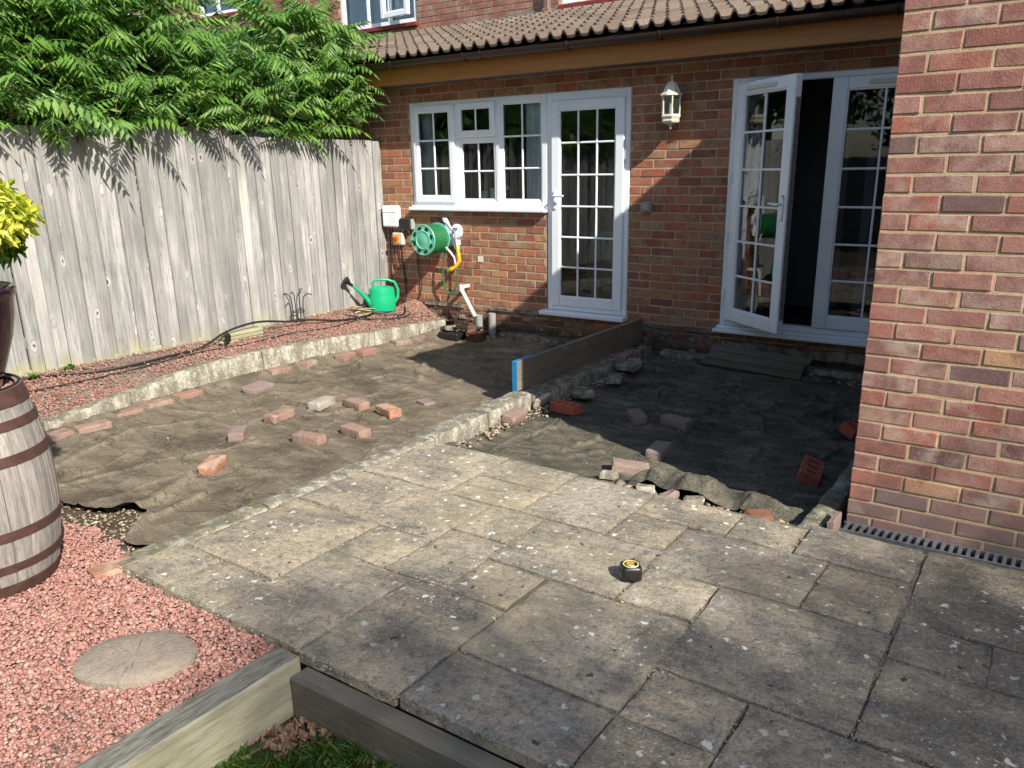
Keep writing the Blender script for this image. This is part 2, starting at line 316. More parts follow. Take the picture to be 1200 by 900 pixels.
def tile_mat():
    g = G('weathered_concrete_tile', .9, .2); P = g.pos(); v = g.obj(); r = g.info.outputs['Random']
    c = g.ramp(r, [(0, (.105, .078, .062)), (.4, (.145, .112, .09)), (.7, (.085, .065, .052)), (1, (.17, .14, .115))])
    n = g.noise(P, 24, 5, .7); c = g.mix(g.ramp(n, [(.34, .7), (.52, 0)]), c, (.09, .07, .055))
    c = g.mix(g.ramp(g.noise(P, 60, 4), [(.6, 0), (.72, .45)]), c, (.34, .31, .27)); g.col(c); g.bump(g.noise(P, 90, 4), .6, .006); return g.m
M_tile = tile_mat()
def slice_mat():
    g = G('stone_log_slice', .9, .2); v = g.tc.outputs['Object']; w_ = g.n('ShaderNodeTexGradient', gradient_type='RADIAL'); g.l(v, w_.inputs[0])
    x = g.n('ShaderNodeCombineXYZ'); g.l(g.math('MULTIPLY', w_.outputs['Fac'], 60), x.inputs[0])
    ln = g.n('ShaderNodeVectorMath', operation='LENGTH'); g.l(v, ln.inputs[0]); g.l(g.math('MULTIPLY', ln.outputs['Value'], 6), x.inputs[1])
    n = g.noise(x.outputs[0], 1.1, 4, .6); n2 = g.noise(v, 25, 5, .7); n3 = g.noise(v, 90, 5, .7)
    c = g.mix(g.ramp(n2, [(.3, 0), (.7, 1)]), (.22, .18, .14), (.34, .285, .23))
    k = g.math('MULTIPLY', g.ramp(n, [(.34, .8), (.43, 0)]), g.ramp(ln.outputs['Value'], [(.08, 1), (.15, 0)]))
    c = g.mix(k, c, (.07, .06, .05)); c = g.mix(g.ramp(n3, [(.3, .6), (.45, 0)]), c, (.12, .10, .085))
    g.col(c); g.bump(g.math('ADD', g.math('MULTIPLY', n, .6), n3), .7, .008); return g.m
M_slice = slice_mat()
# ------------------------------------------------------------------ object helpers
WL = {}
def mesh(name, V, F, mat=None, smooth=False, tone=None):
    me = bpy.data.meshes.new(name)
    if isinstance(F, np.ndarray):
        V = np.asarray(V, np.float32); nf, k = F.shape
        me.vertices.add(len(V)); me.vertices.foreach_set('co', V.ravel())
        me.loops.add(nf*k); me.loops.foreach_set('vertex_index', F.astype(np.int32).ravel())
        me.polygons.add(nf); me.polygons.foreach_set('loop_start', np.arange(0, nf*k, k, dtype=np.int32))
        me.update(calc_edges=True)
    else: me.from_pydata([tuple(v) for v in V], [], F)
    if mat: me.materials.append(mat)
    if smooth: me.polygons.foreach_set('use_smooth', [True]*len(me.polygons))
    if tone is not None:
        a = me.attributes.new('tone', 'FLOAT', 'FACE'); a.data.foreach_set('value', np.asarray(tone, np.float32))
    me.update(); return me
def put(name, me, parent=None, loc=(0, 0, 0), rot=None, **kw):
    """loc in world for unrotated parents"""
    o = bpy.data.objects.new(name, me); COL.objects.link(o)
    loc = Vector(loc)
    if parent is not None:
        o.parent = parent; o.location = loc-WL.get(parent.name, Vector())
    else: o.location = loc
    WL[o.name] = loc
    if rot is not None: o.rotation_euler = rot
    for k, v in kw.items(): o[k] = v
    return o
def loc_put(name, me, parent, loc=(0, 0, 0), rot=None):   # loc in the parent's own frame
    o = bpy.data.objects.new(name, me); COL.objects.link(o); o.parent = parent; o.location = loc
    if rot is not None: o.rotation_euler = rot
    return o
def thing(name, label, cat, loc=(0, 0, 0), rot=None, group=None):
    o = put(name, None, None, loc, rot, label=label, category=cat); o.empty_display_size = .1
    if group: o['group'] = group
    return o
def tag(o, label, cat, group=None):
    o['label'] = label; o['category'] = cat
    if group: o['group'] = group
    return o
def copytree(o):
    c = o.copy(); COL.objects.link(c)
    for ch in list(o.children):
        k = ch.copy(); COL.objects.link(k); k.parent = c
        for g2 in list(ch.children):
            q = g2.copy(); COL.objects.link(q); q.parent = k
    return c
class MB:
    def __init__(s): s.V = []; s.F = []; s.T = []
    def add(s, V, F, t=0.0):
        n = len(s.V); s.V += [tuple(v) for v in V]; s.F += [tuple(i+n for i in f) for f in F]; s.T += [t]*len(F)
    def box(s, x0, x1, y0, y1, z0, z1, b=0.0, t=0.0, M=None, jit=0.0):
        V, F = chamfer(x1-x0, y1-y0, z1-z0, b) if b else rawbox(x1-x0, y1-y0, z1-z0)
        c = ((x0+x1)/2, (y0+y1)/2, (z0+z1)/2)
        if jit: V = [tuple(a+random.uniform(-jit, jit) for a in v) for v in V]
        if M is not None: V = [M @ Vector(v) for v in V]
        s.add([(v[0]+c[0], v[1]+c[1], v[2]+c[2]) for v in V], F, t)
    def tube(s, pts, r, n=8, cap=True, t=0.0):
        pts = [Vector(p) for p in pts]; rs = r if isinstance(r, (list, tuple)) else [r]*len(pts)
        base = len(s.V); ref = Vector((0, 0, 1)); prev = None
        for i, p in enumerate(pts):
            d = (pts[min(i+1, len(pts)-1)]-pts[max(i-1, 0)]).normalized()
            if prev is None: a = d.cross(ref if abs(d.z) < .9 else Vector((1, 0, 0))).normalized()
            else: a = (prev-d*prev.dot(d)).normalized()
            prev = a; b = d.cross(a)
            for k in range(n):
                an = 2*math.pi*k/n; s.V.append(tuple(p+(a*math.cos(an)+b*math.sin(an))*rs[i]))
        for i in range(len(pts)-1):
            for k in range(n):
                s.F.append((base+i*n+k, base+i*n+(k+1) % n, base+(i+1)*n+(k+1) % n, base+(i+1)*n+k)); s.T.append(t)
        if cap:
            s.F.append(tuple(base+k for k in range(n))[::-1]); s.T.append(t)
            e = base+(len(pts)-1)*n; s.F.append(tuple(e+k for k in range(n))); s.T.append(t)
    def lathe(s, prof, n=24, c=(0, 0, 0), axis='z', t=0.0, a0=0, a1=2*math.pi):
        base = len(s.V); full = abs(a1-a0-2*math.pi) < 1e-6; m = n if full else n+1
        for r, z in prof:
            for k in range(m):
                a = a0+(a1-a0)*k/n; x, y = r*math.cos(a), r*math.sin(a)
                p = {'z': (x, y, z), 'y': (x, z, y), 'x': (z, x, y)}[axis]
                s.V.append((p[0]+c[0], p[1]+c[1], p[2]+c[2]))
        for i in range(len(prof)-1):
            for k in range(n if full else n):
                k2 = (k+1) % m
                f = (base+i*m+k, base+i*m+k2, base+(i+1)*m+k2, base+(i+1)*m+k)
                s.F.append(f if axis != 'y' else f[::-1]); s.T.append(t)
    def mesh(s, name, mat, smooth=False, tone=False):
        me = mesh(name, s.V, s.F, mat, smooth, s.T if tone else None)
        if smooth:
            try: me.set_sharp_from_angle(angle=R(38))
            except Exception: pass
        return me
def rawbox(a, b, c):
    a, b, c = a/2, b/2, c/2
    V = [(x, y, z) for z in (-c, c) for y in (-b, b) for x in (-a, a)]
    return V, [(0, 2, 3, 1), (4, 5, 7, 6), (0, 1, 5, 4), (2, 6, 7, 3), (0, 4, 6, 2), (1, 3, 7, 5)]
def chamfer(a, b, c, e):
    a, b, c = a/2, b/2, c/2; V = []; ix = {}
    for sx in (-1, 1):
        for sy in (-1, 1):
            for sz in (-1, 1):
                for k in range(3):
                    p = [sx*a, sy*b, sz*c]
                    for j in range(3):
                        if j != k: p[j] -= (sx, sy, sz)[j]*e
                    ix[(sx, sy, sz, k)] = len(V); V.append(tuple(p))
    F = []
    for k in range(3):
        i, j = [q for q in range(3) if q != k]
        for s in (-1, 1):
            q = []
            for si, sj in ((-1, -1), (1, -1), (1, 1), (-1, 1)):
                t = [0, 0, 0]; t[k] = s; t[i] = si; t[j] = sj; q.append(ix[(*t, k)])
            if (s > 0) != (k != 1): q = q[::-1]
            F.append(tuple(q))
    for k in range(3):      # edges running along axis k
        i, j = [q for q in range(3) if q != k]
        for si in (-1, 1):
            for sj in (-1, 1):
                def K(sk, w_):
                    t = [0, 0, 0]; t[k] = sk; t[i] = si; t[j] = sj; return ix[(*t, w_)]
                q = [K(-1, i), K(1, i), K(1, j), K(-1, j)]
                # orient outward
                n = (Vector(V[q[1]])-Vector(V[q[0]])).cross(Vector(V[q[2]])-Vector(V[q[1]]))
                o_ = Vector([0, 0, 0]); o_[i] = si; o_[j] = sj
                if n.dot(o_) < 0: q = q[::-1]
                F.append(tuple(q))
    for sx in (-1, 1):
        for sy in (-1, 1):
            for sz in (-1, 1):
                q = [ix[(sx, sy, sz, k)] for k in range(3)]
                n = (Vector(V[q[1]])-Vector(V[q[0]])).cross(Vector(V[q[2]])-Vector(V[q[0]]))
                if n.dot(Vector((sx, sy, sz))) < 0: q = q[::-1]
                F.append(tuple(q))
    return V, F
def box_obj(name, parent, x0, x1, y0, y1, z0, z1, mat, b=.003, **kw):
    m = MB(); m.box(-(x1-x0)/2, (x1-x0)/2, -(y1-y0)/2, (y1-y0)/2, -(z1-z0)/2, (z1-z0)/2, b)
    return put(name, m.mesh(name, mat), parent, ((x0+x1)/2, (y0+y1)/2, (z0+z1)/2), **kw)
def grid(name, fx, nu, nv, mat, smooth=True):
    """fx(u,v)->(x,y,z) arrays"""
    u, v = np.meshgrid(np.linspace(0, 1, nu), np.linspace(0, 1, nv)); X, Y, Z = fx(u, v)
    V = np.stack([X.ravel(), Y.ravel(), Z.ravel()], 1)
    i = np.arange(nu-1)[None, :]+nu*np.arange(nv-1)[:, None]; i = i.ravel()
    F = np.stack([i, i+1, i+1+nu, i+nu], 1)
    return mesh(name, V, F, mat, smooth)
# ------------------------------------------------------------------ brick laying
_bc = {}
def brick_mesh(wd, mat, var, h=.065, d=.06):
    k = (round(wd, 3), mat.name, var)
    if k not in _bc:
        V, F = chamfer(wd, d, h, .0035); r_ = random.Random(hash((round(wd, 3), var)) & 0xffff)
        V = [(x+r_.uniform(-.0016, .0016), y+r_.uniform(-.0012, .0012), z+r_.uniform(-.0016, .0016)) for x, y, z in V]
        _bc[k] = mesh('brick', V, F, mat)
    return _bc[k]
def lay(x0, x1, zj, phase0, openings, y, out, ymin=.045):
    """one course between joint heights zj-.075 and zj; returns (cx, width, cz)"""
    z1, z0 = zj-.005, zj-.07
    cuts = [(a, b) for a, b, c, d in openings if c < z0+.03 and d > z0+.03]
    segs = [(x0, x1)]
    for a, b in cuts:
        ns = []
        for s, e in segs:
            if b <= s or a >= e: ns.append((s, e))
            else:
                if a > s: ns.append((s, a))
                if b < e: ns.append((b, e))
        segs = ns
    k = math.floor((x0-phase0)/.225)
    while phase0+k*.225 < x1:
        a, b = phase0+k*.225+.005, phase0+(k+1)*.225-.005
        for s, e in segs:
            aa, bb = max(a, s+.002), min(b, e-.002)
            if bb-aa > ymin: out.append(((aa+bb)/2, round((bb-aa)/.005)*.005, (z0+z1)/2))
        k += 1
def lay_objs(lst, y, parent, mat, matj, limit, key, jn='brick_courses', d=.06):
    lst = sorted(lst, key=key); m = MB()
    for i, (cx, wd, cz) in enumerate(lst):
        dx, dy, dz = random.uniform(-.0012, .0012), random.uniform(-.0022, .0022), random.uniform(-.0012, .0012)
        if i < limit:
            put('brick', brick_mesh(wd, mat, random.randrange(4)), parent, (cx+dx, y+d/2+dy, cz+dz), rot=(random.uniform(-.006, .006), random.uniform(-.005, .005), random.uniform(-.006, .006)))
        else:
            m.box(cx-wd/2+dx, cx+wd/2+dx, y+dy, y+d+dy, cz-.0325, cz+.0325, .0035, random.random())
    if m.V: put(jn, m.mesh(jn, matj, tone=True), parent, kind='stuff')
CAMP = Vector((5.904, -6.62, 1.53))
H = 2.218
house = thing('brick_house', 'two storey red brick house with lean-to tiled roof, white window and doors', 'house')
# openings (x0,x1,z0,z1): window, back door, french doors
OPN = [(0, 1.70, 1.165, H), (1.68, 2.558, .19, H), (3.46, 5.045, .19, H)]
def wall_body(name, parent, x0, x1, y0, y1, z0, z1, openings, mat):
    xs = sorted({x0, x1, *[o[0] for o in openings], *[o[1] for o in openings]}); zs = sorted({z0, z1, *[o[2] for o in openings], *[o[3] for o in openings]})
    m = MB()
    for i in range(len(xs)-1):
        run = None
        for j in range(len(zs)-1):
            cx, cz = (xs[i]+xs[i+1])/2, (zs[j]+zs[j+1])/2
            solid = not any(o[0] < cx < o[1] and o[2] < cz < o[3] for o in openings)
            if solid: run = (run[0], zs[j+1]) if run else (zs[j], zs[j+1])
            if (not solid or j == len(zs)-2) and run:
                m.box(xs[i], xs[i+1], y0, y1, run[0], run[1]); run = None
    return put(name, m.mesh(name, mat), parent)
rw = wall_body('rear_wall', house, -3.0, 5.227, .004, .25, -.35, 2.44, OPN, M_mort)
L = []
for k in range(-4, 35):
    zj = H-.075*k
    # course between joints k-1 and k (in the survey numbering)
    ph = .0856 if (k-1) % 2 else .198
    if zj-.07 > 2.40: continue
    lay(-.8, 5.22, zj, ph, OPN, 0, L)
def seen(t):
    x, wd, z = t
    p = (Vector((x, 0, z))-CAMP).length+(3 if wd < .07 else 0)
    if x < -.45: p += 9
    if z > 2.34: p += 6
    if x > 4.75: p += 9
    if z < .05: p += 1.5
    return p
lay_objs(L, 0, rw, M_brick, M_brickj, 300, seen)
# upper storey
YU = 2.6
UOP = [(-3.56, -2.10, 3.54, 4.9), (.26, 2.3, 3.48, 4.9), (-6.92, -5.3, 4.08, 5.2)]
uw = wall_body('upper_wall', house, -9, 7, YU+.008, YU+.25, 0, 6, UOP, M_mortu)
L = []
for k in range(0, 32):
    zj = 5.0-.075*k
    lay(-8.6 if zj > 3.8 else -3.9, 2.6 if zj < 3.8 else 1.2, zj, .105+(.1125 if k % 2 else 0), [(a-.01, b+.01, c-.02, d+.02) for a, b, c, d in UOP], YU, L)
m = MB()
for cx, wd, cz in L: m.box(cx-wd/2, cx+wd/2, YU+random.uniform(-.002, .002), YU+.06, cz-.0325, cz+.0325, .003, random.random())
put('upper_brick_courses', m.mesh('upper_brick_courses', M_upj, tone=True), uw, kind='stuff')
# lean-to roof
YE, ZE, YT, ZT = -.335, 2.60, 2.6, 3.385
sl_ = math.atan2(ZT-ZE, YT-YE); SL = math.hypot(ZT-ZE, YT-YE)
NR = 10; gau = SL/NR; TW = .27
def tile_mesh():
    prof = []
    for c in range(2):
        for t, z in ((0, .0), (.2, -.005), (.42, -.003), (.52, .004), (.60, .026), (.69, .042), (.79, .044), (.88, .028), (.95, .006)):
            prof.append(((c+t)*TW/2, z))
    prof.append((TW, 0)); V = []; F = []; n = len(prof); Lh = gau+.055
    for j, (yy, up) in enumerate(((0, .024), (Lh, 0.0))):
        for x, z in prof: V.append((x, yy, z+up))
    for x, z in prof: V.append((x, 0.0, z+.003))
    for i in range(n-1):
        F.append((i, i+1, n+i+1, n+i)); F.append((2*n+i, 2*n+i+1, i+1, i))
    me = mesh('roof_tile', V, F, M_tile, True)
    try: me.set_sharp_from_angle(angle=R(40))
    except Exception: pass
    return me
m = MB(); x0, x1 = -4.0, 5.6
m.add([(x0, YE+.04, ZE-.02), (x1, YE+.04, ZE-.02), (x1, YT, ZT-.02), (x0, YT, ZT-.02), (x0, YE+.04, ZE-.05), (x1, YE+.04, ZE-.05), (x1, YT, ZT-.05), (x0, YT, ZT-.05)], [(0, 1, 2, 3), (7, 6, 5, 4), (0, 4, 5, 1), (3, 2, 6, 7), (0, 3, 7, 4), (1, 5, 6, 2)])
roof = put('roof', m.mesh('roof', M_dark), house)
tm = tile_mesh(); nc = 30
tj = MB(); tV = [tuple(v.co) for v in tm.vertices]; tF = [tuple(p.vertices) for p in tm.polygons]
for r_ in range(NR):
    for c in range(nc, nc+5):
        Mx_ = Matrix.Rotation(sl_, 3, 'X'); o_ = Vector((5.22-TW-c*TW, YE+r_*gau*math.cos(sl_), ZE+r_*gau*math.sin(sl_)+.005)); tj.add([Mx_ @ Vector(v)+o_ for v in tV], tF)
put('far_roof_tiles', tj.mesh('far_roof_tiles', M_tile), roof, kind='stuff')
for r_ in range(NR):
    for c in range(nc):
        x = 5.22-TW-(c*TW)
        y = YE+r_*gau*math.cos(sl_); z = ZE+r_*gau*math.sin(sl_)
        put('roof_tile', tm, roof, (x+random.uniform(-.003, .003), y+random.uniform(-.004, .004), z+.004+random.uniform(0, .003)), rot=(sl_, random.uniform(-.006, .006), random.uniform(-.008, .008)))
# lead flashing and rooflight apron
m = MB(); nseg = 30
for i in range(nseg):
    a = -.6+i*(5.2+.6)/nseg; b = -.6+(i+1)*(5.2+.6)/nseg
    m.box(a, b-.004, YT-.012, YT-.002, ZT-.02, ZT+.075+random.uniform(-.004, .004), .002)
    M_ = Matrix.Rotation(sl_, 3, 'X'); m.box(a, b-.004, YT-.19, YT-.0, ZT-.0, ZT+.02, .003, M=M_)
put('lead_flashing', m.mesh('lead_flashing', M_lead), roof)
M_ = Matrix.Rotation(sl_, 3, 'X'); m = MB()
m.box(-.42, .42, -.14, .14, -.012, .012, .006, M=M_)
put('skylight_apron', m.mesh('skylight_apron', M_lead), roof, (3.9, 1.15, ZE+(1.15-YE)*math.tan(sl_)+.07))
# fascia, soffit, gutter
for i, (a, b) in enumerate(((-4.0, .612), (.615, 5.222))):
    box_obj('fascia_board', roof, a, b, -.268, -.25, 2.372, 2.545, M_fascia, .003)
box_obj('soffit', roof, -4.0, 5.224, -.25, .004, 2.385, 2.395, M_dark, .001)
m = MB(); prof = []
for k in range(13):
    a = math.pi*(k/12); prof.append((math.cos(a)*.056, -math.sin(a)*.056))
xs = [-4.0, 5.222]; zz = [2.585, 2.562]
V = []
for x, z in zip(xs, zz):
    V += [(x, -.332+p, z+q) for p, q in prof]+[(x, -.332+p*.93, z+q*.93+.001) for p, q in prof]
n = 13; F = []
for i in range(n-1):
    F.append((i, 2*n+i, 2*n+i+1, i+1)); F.append((n+i, n+i+1, 3*n+i+1, 3*n+i))
F += [(0, n, 3*n, 2*n), (n-1, 3*n-1, 4*n-1+0, 2*n-1)]
m.add(V, F[:-1]); m.add([V[n-1], V[2*n-1], V[4*n-1], V[3*n-1]], [(0, 1, 2, 3)])
gut = put('gutter', m.mesh('gutter', M_gutter, True), roof)
for x in (-.75, .12, 1.02, 1.22, 2.13, 2.98, 3.9, 4.7):
    m = MB(); z = 2.585-.023*(x+4)/9.2
    pts = [(0, -.332+math.cos(a)*.063, z-math.sin(a)*.063+.006) for a in [math.pi*k/8 for k in range(9)]]
    for i in range(8):
        p, q = Vector(pts[i]), Vector(pts[i+1]); d = q-p
        m.box(-.013, .013, -.004, .004, -d.length/2, d.length/2, 0, M=Matrix.Rotation(math.atan2(-d.y, d.z), 3, 'X')) if False else m.tube([p, q], .009, 5)
    put('gutter_bracket', m.mesh('gutter_bracket', M_gutter), roof, (x, 0, 0))
dp = MB(); dp.box(.035, .115, YU-.085, YU-.01, 3.40, 6, .012); dp.box(.02, .13, YU-.095, YU-.005, 3.36, 3.46, .01)
put('downpipe', dp.mesh('downpipe', plain('old_brown_downpipe', (.20, .12, .10), .55, .4)), house)
# ------------------------------------------------------------------ windows and doors
def frame_ring(m, x0, x1, z0, z1, wl, wr, wb, wt, y0, y1, b=.006):
    m.box(x0, x0+wl, y0, y1, z0, z1, b); m.box(x1-wr, x1, y0, y1, z0, z1, b)
    m.box(x0+wl+.0005, x1-wr-.0005, y0+.001, y1-.001, z0, z0+wb, b); m.box(x0+wl+.0005, x1-wr-.0005, y0+.001, y1-.001, z1-wt, z1, b)
def sash(parent, x0, x1, z0, z1, fw, y, cols, rows, fb=None, ft=None, name='sash', loc=True, depth=.055, gb=.017):
    """a framed light with glazing bars; returns frame object. y = front face"""
    fb = fb or fw; ft = ft or fw
    m = MB(); frame_ring(m, x0, x1, z0, z1, fw, fw, fb, ft, y, y+depth)
    frame_ring(m, x0+fw-.002, x1-fw+.002, z0+fb-.002, z1-ft+.002, .012, .012, .012, .012, y+.006, y+.03, .003)
    me = m.mesh(name, M_white); f = put(name, me, parent) if loc else loc_put(name, me, parent)
    P = put if loc else loc_put
    gx0, gx1, gz0, gz1 = x0+fw, x1-fw, z0+fb, z1-ft
    for i in range(cols):
        for j in range(rows):
            a = gx0+(gx1-gx0)*i/cols; b = gx0+(gx1-gx0)*(i+1)/cols; c = gz0+(gz1-gz0)*j/rows; d = gz0+(gz1-gz0)*(j+1)/rows
            m = MB(); m.add([(a, 0, c), (b, 0, c), (b, 0, d), (a, 0, d)], [(0, 1, 2, 3)])
            P('pane', m.mesh('pane', M_glass), parent, (0, y+.024, 0))
    for i in range(1, cols):
        a = gx0+(gx1-gx0)*i/cols; m = MB(); m.box(a-gb/2, a+gb/2, y+.012, y+.028, gz0, gz1, .004); P('glazing_bar', m.mesh('glazing_bar', M_white), parent)
    for j in range(1, rows):
        c = gz0+(gz1-gz0)*j/rows; m = MB(); m.box(gx0, gx1, y+.0105, y+.0265, c-gb/2, c+gb/2, .004); P('glazing_bar', m.mesh('glazing_bar', M_white), parent)
    return f
# kitchen window
m = MB()
frame_ring(m, .0, 1.69, 1.19, H, .055, .06, .06, .05, -.004, .07)
m.box(.585, .635, -.003, .068, 1.25, H-.05, .006); m.box(1.095, 1.145, -.003, .068, 1.25, H-.05, .006)
m.box(.636, 1.094, -.002, .067, 1.838, 1.872, .005)
win = put('kitchen_window', m.mesh('kitchen_window', M_white), house, label='white casement window with sill beside the glazed door')
m = MB(); m.box(-.02, 1.70, -.075, .07, 1.150, 1.186, .008); m.box(-.01, 1.69, -.03, .07, 1.186, 1.20, .004); put('window_sill', m.mesh('window_sill', M_white), win)
sash(win, .05, .59, 1.235, H-.035, .062, -.026, 2, 3)
sash(win, .63, 1.10, 1.865, H-.035, .052, -.030, 2, 1)
sash(win, .63, 1.10, 1.235, 1.845, .03, .004, 2, 2)
sash(win, 1.14, 1.65, 1.235, H-.035, .03, .004, 2, 3)
def handle(parent, x, z, y, mat, flip=1, P=put):
    m = MB(); m.box(x-.016, x+.016, y-.012, y, z-.12, z+.05, .005); m.tube([(x, y-.01, z), (x, y-.045, z), (x+.02*flip, y-.05, z), (x+.115*flip, y-.047, z+.004)], [.011, .010, .0105, .009], 8)
    m.box(x-.005, x+.005, y-.0145, y-.011, z-.085, z-.06, .001)
    return P('door_handle', m.mesh('door_handle', mat, True), parent)
for x in (1.165,):
    m = MB(); m.box(x-.008, x+.008, .05, .09, 1.55, 1.68, .004); m.box(x-.006, x+.03, .06, .075, 1.36, 1.40, .003); put('casement_stay', m.mesh('casement_stay', M_white), win)
# back door
m = MB(); frame_ring(m, 1.692, 2.555, .225, H, .062, .05, .05, .075, -.004, .07)
door = put('back_door', m.mesh('back_door', M_white), house, label='white back door with eighteen small panes')
m = MB(); m.box(1.64, 2.57, -.10, .07, .178, .222, .008); put('door_sill', m.mesh('door_sill', M_white), door)
sash(door, 1.752, 2.507, .272, H-.072, .085, -.028, 3, 6, fb=.09, ft=.085)
handle(door, 1.795, 1.305, -.028, M_white)
# french doors
m = MB(); frame_ring(m, 3.462, 5.04, .235, H, .05, .05, .045, .045, -.004, .07)
fd = put('french_door_frame', m.mesh('french_door_frame', M_white), house, label='white double doors beside the projecting brick corner')
m = MB(); m.box(3.43, 5.07, -.10, .07, .178, .212, .008); m.box(3.45, 5.05, -.05, .07, .212, .235, .004); put('door_sill', m.mesh('door_sill', M_white), fd)
sash(fd, 4.243, 4.995, .285, H-.045, .11, -.028, 2, 6, fb=.10, ft=.088, name='closed_leaf')
m = MB(); m.box(4.50, 4.86, -.045, -.029, H-.105, H-.088, .003); m.box(4.50, 4.86, -.040, -.029, H-.088, H-.078, .002); put('trickle_vent', m.mesh('trickle_vent', M_whited), fd)
leaf = put('open_door_leaf', None, house, (3.508, -.045, 0), label='left half of the white double doors, standing ajar')
WLL = 0.745
leafm = MB(); frame_ring(leafm, 0.0, WLL, .292, H-.045, .102, .102, .10, .088, .0, .06)
frame_ring(leafm, .100, WLL-.100, .390, H-.131, .012, .012, .012, .012, .008, .032, .003)
leaf.data = None
bpy.data.objects.remove(leaf)
leaf = put('open_door_leaf', leafm.mesh('open_door_leaf', M_white), house, (3.512, -.045, 0), label='left half of the white double doors, standing ajar')
leaf.rotation_euler = (0, 0, R(-37.5))
gx0, gx1, gz0, gz1 = .102, WLL-.102, .392, H-.133
for i in range(2):
    for j in range(6):
        a = gx0+(gx1-gx0)*i/2; b = gx0+(gx1-gx0)*(i+1)/2; c = gz0+(gz1-gz0)*j/6; d = gz0+(gz1-gz0)*(j+1)/6
        m = MB(); m.add([(a, 0, c), (b, 0, c), (b, 0, d), (a, 0, d)], [(0, 1, 2, 3)]); loc_put('pane', m.mesh('pane', M_glass), leaf, (0, .026, 0))
m = MB(); a = (gx0+gx1)/2; m.box(a-.0085, a+.0085, .013, .030, gz0, gz1, .004); loc_put('glazing_bar', m.mesh('glazing_bar', M_white), leaf)
for j in range(1, 6):
    c = gz0+(gz1-gz0)*j/6; m = MB(); m.box(gx0, gx1, .0115, .0285, c-.0085, c+.0085, .004); loc_put('glazing_bar', m.mesh('glazing_bar', M_white), leaf)
handle(leaf, WLL-.045, 1.27, 0.0, M_white, -1, loc_put)
m = MB(); m.box(WLL-.062, WLL-.028, -.004, .0, 1.30, 1.335, .002); loc_put('lock_plate', m.mesh('lock_plate', M_grey), leaf)
m = MB(); m.box(.14, .52, -.017, -.001, H-.105, H-.088, .003); m.box(.14, .52, -.012, -.001, H-.088, H-.078, .002); loc_put('trickle_vent', m.mesh('trickle_vent', M_whited), leaf)
m = MB(); m.box(WLL, WLL+.006, .012, .05, .40, H-.2, .002); loc_put('lock_strip', m.mesh('lock_strip', M_steel), leaf)
for z in (.50, .98, 1.46, 1.93):
    m = MB(); m.tube([(3.497, -.055, z-.05), (3.497, -.055, z+.05)], .011, 8); put('hinge', m.mesh('hinge', M_white), fd)
# upper windows
def upwin(x0, x1, z0, z1, label, mull, open_=False):
    m = MB(); frame_ring(m, x0, x1, z0, z1, .06, .06, .06, .06, YU+.02, YU+.09)
    for a in mull: m.box(a-.03, a+.03, YU+.021, YU+.088, z0+.06, z1-.06, .005)
    w_ = put('upstairs_window', m.mesh('upstairs_window', M_white), house, label=label)
    m = MB(); m.add([(x0+.05, YU+.05, z0+.05), (x1-.05, YU+.05, z0+.05), (x1-.05, YU+.05, z1-.05), (x0+.05, YU+.05, z1-.05)], [(0, 1, 2, 3)]); put('pane', m.mesh('pane', M_glass), w_)
    m = MB(); m.box(x0-.03, x1+.03, YU-.05, YU+.03, z0-.055, z0-.002, .006); put('window_sill', m.mesh('window_sill', M_upsill), w_)
    # net curtain
    n = int((x1-x0)/.03); V = []; F = []
    for i in range(n+1):
        x = x0+(x1-x0)*i/n; y = YU+.105+.02*math.sin(i*1.7)+.008*math.sin(i*.6)
        V += [(x, y, z0), (x, y, z1)]
    for i in range(n): F.append((2*i, 2*i+2, 2*i+3, 2*i+1))
    put('net_curtain', mesh('net_curtain', V, F, M_net, True), w_)
    return w_
uwn = upwin(-3.56, -2.10, 3.54, 4.9, 'upstairs window with net curtains and an open casement', [-3.03, -2.62])
o = sash(uwn, 0, .56, 3.62, 4.4, .07, 0, 1, 1, name='open_casement'); 
for ch in list(uwn.children):
    if ch.name.startswith(('open_casement',)) : ch.location = Vector((-2.68, YU-.10, .0)); ch.rotation_euler = (R(-7), 0, R(0)); ch.location.z = .0
for ch in list(uwn.children):
    if ch.name.startswith('open_casement'): ch.rotation_euler = (0, 0, R(-6))
upwin(.26, 2.3, 3.48, 4.9, 'upstairs window over the roof flashing beside the downpipe', [1.2])
upwin(-6.92, -5.3, 4.08, 5.2, 'upstairs window half hidden behind the green fronds', [-6.45, -5.8])
# ------------------------------------------------------------------ rooms behind the glass
m = MB()
m.box(-.3, 5.2, .26, 2.58, .20, .235); put('room_floor', m.mesh('room_floor', M_floor), house)
m = MB(); m.box(-.35, 5.2, 2.50, 2.59, .236, 2.46); m.box(-.35, -.3, .26, 2.49, .236, 2.46); m.box(2.95, 3.0, .26, 2.49, .236, 2.46); m.box(-.3, 5.2, .26, 2.49, 2.44, 2.47)
m.box(3.3, 4.12, 1.25, 1.32, .24, 2.43); m.box(4.35, 4.42, .9, 2.0, .24, 2.43)
put('room_walls', m.mesh('room_walls', M_dark), house)
def curtain(parent, x0, x1, y, z0, z1, mat, amp=.03, fold=.06, name='curtain'):
    n = max(6, int((x1-x0)/.012)); V = []; F = []
    for i in range(n+1):
        x = x0+(x1-x0)*i/n; yy = y+amp*math.sin(i*.012/fold*2*math.pi+.5*math.sin(i*.2))
        V += [(x, yy, z0), (x, yy, z1)]
    for i in range(n): F.append((2*i, 2*i+2, 2*i+3, 2*i+1))
    return put(name, mesh(name, V, F, mat, True), parent)
curtain(win, 1.40, 1.64, .085, 1.265, 2.2, M_curt, .02); curtain(win, .06, .20, .10, 1.265, 2.2, M_curt, .02)
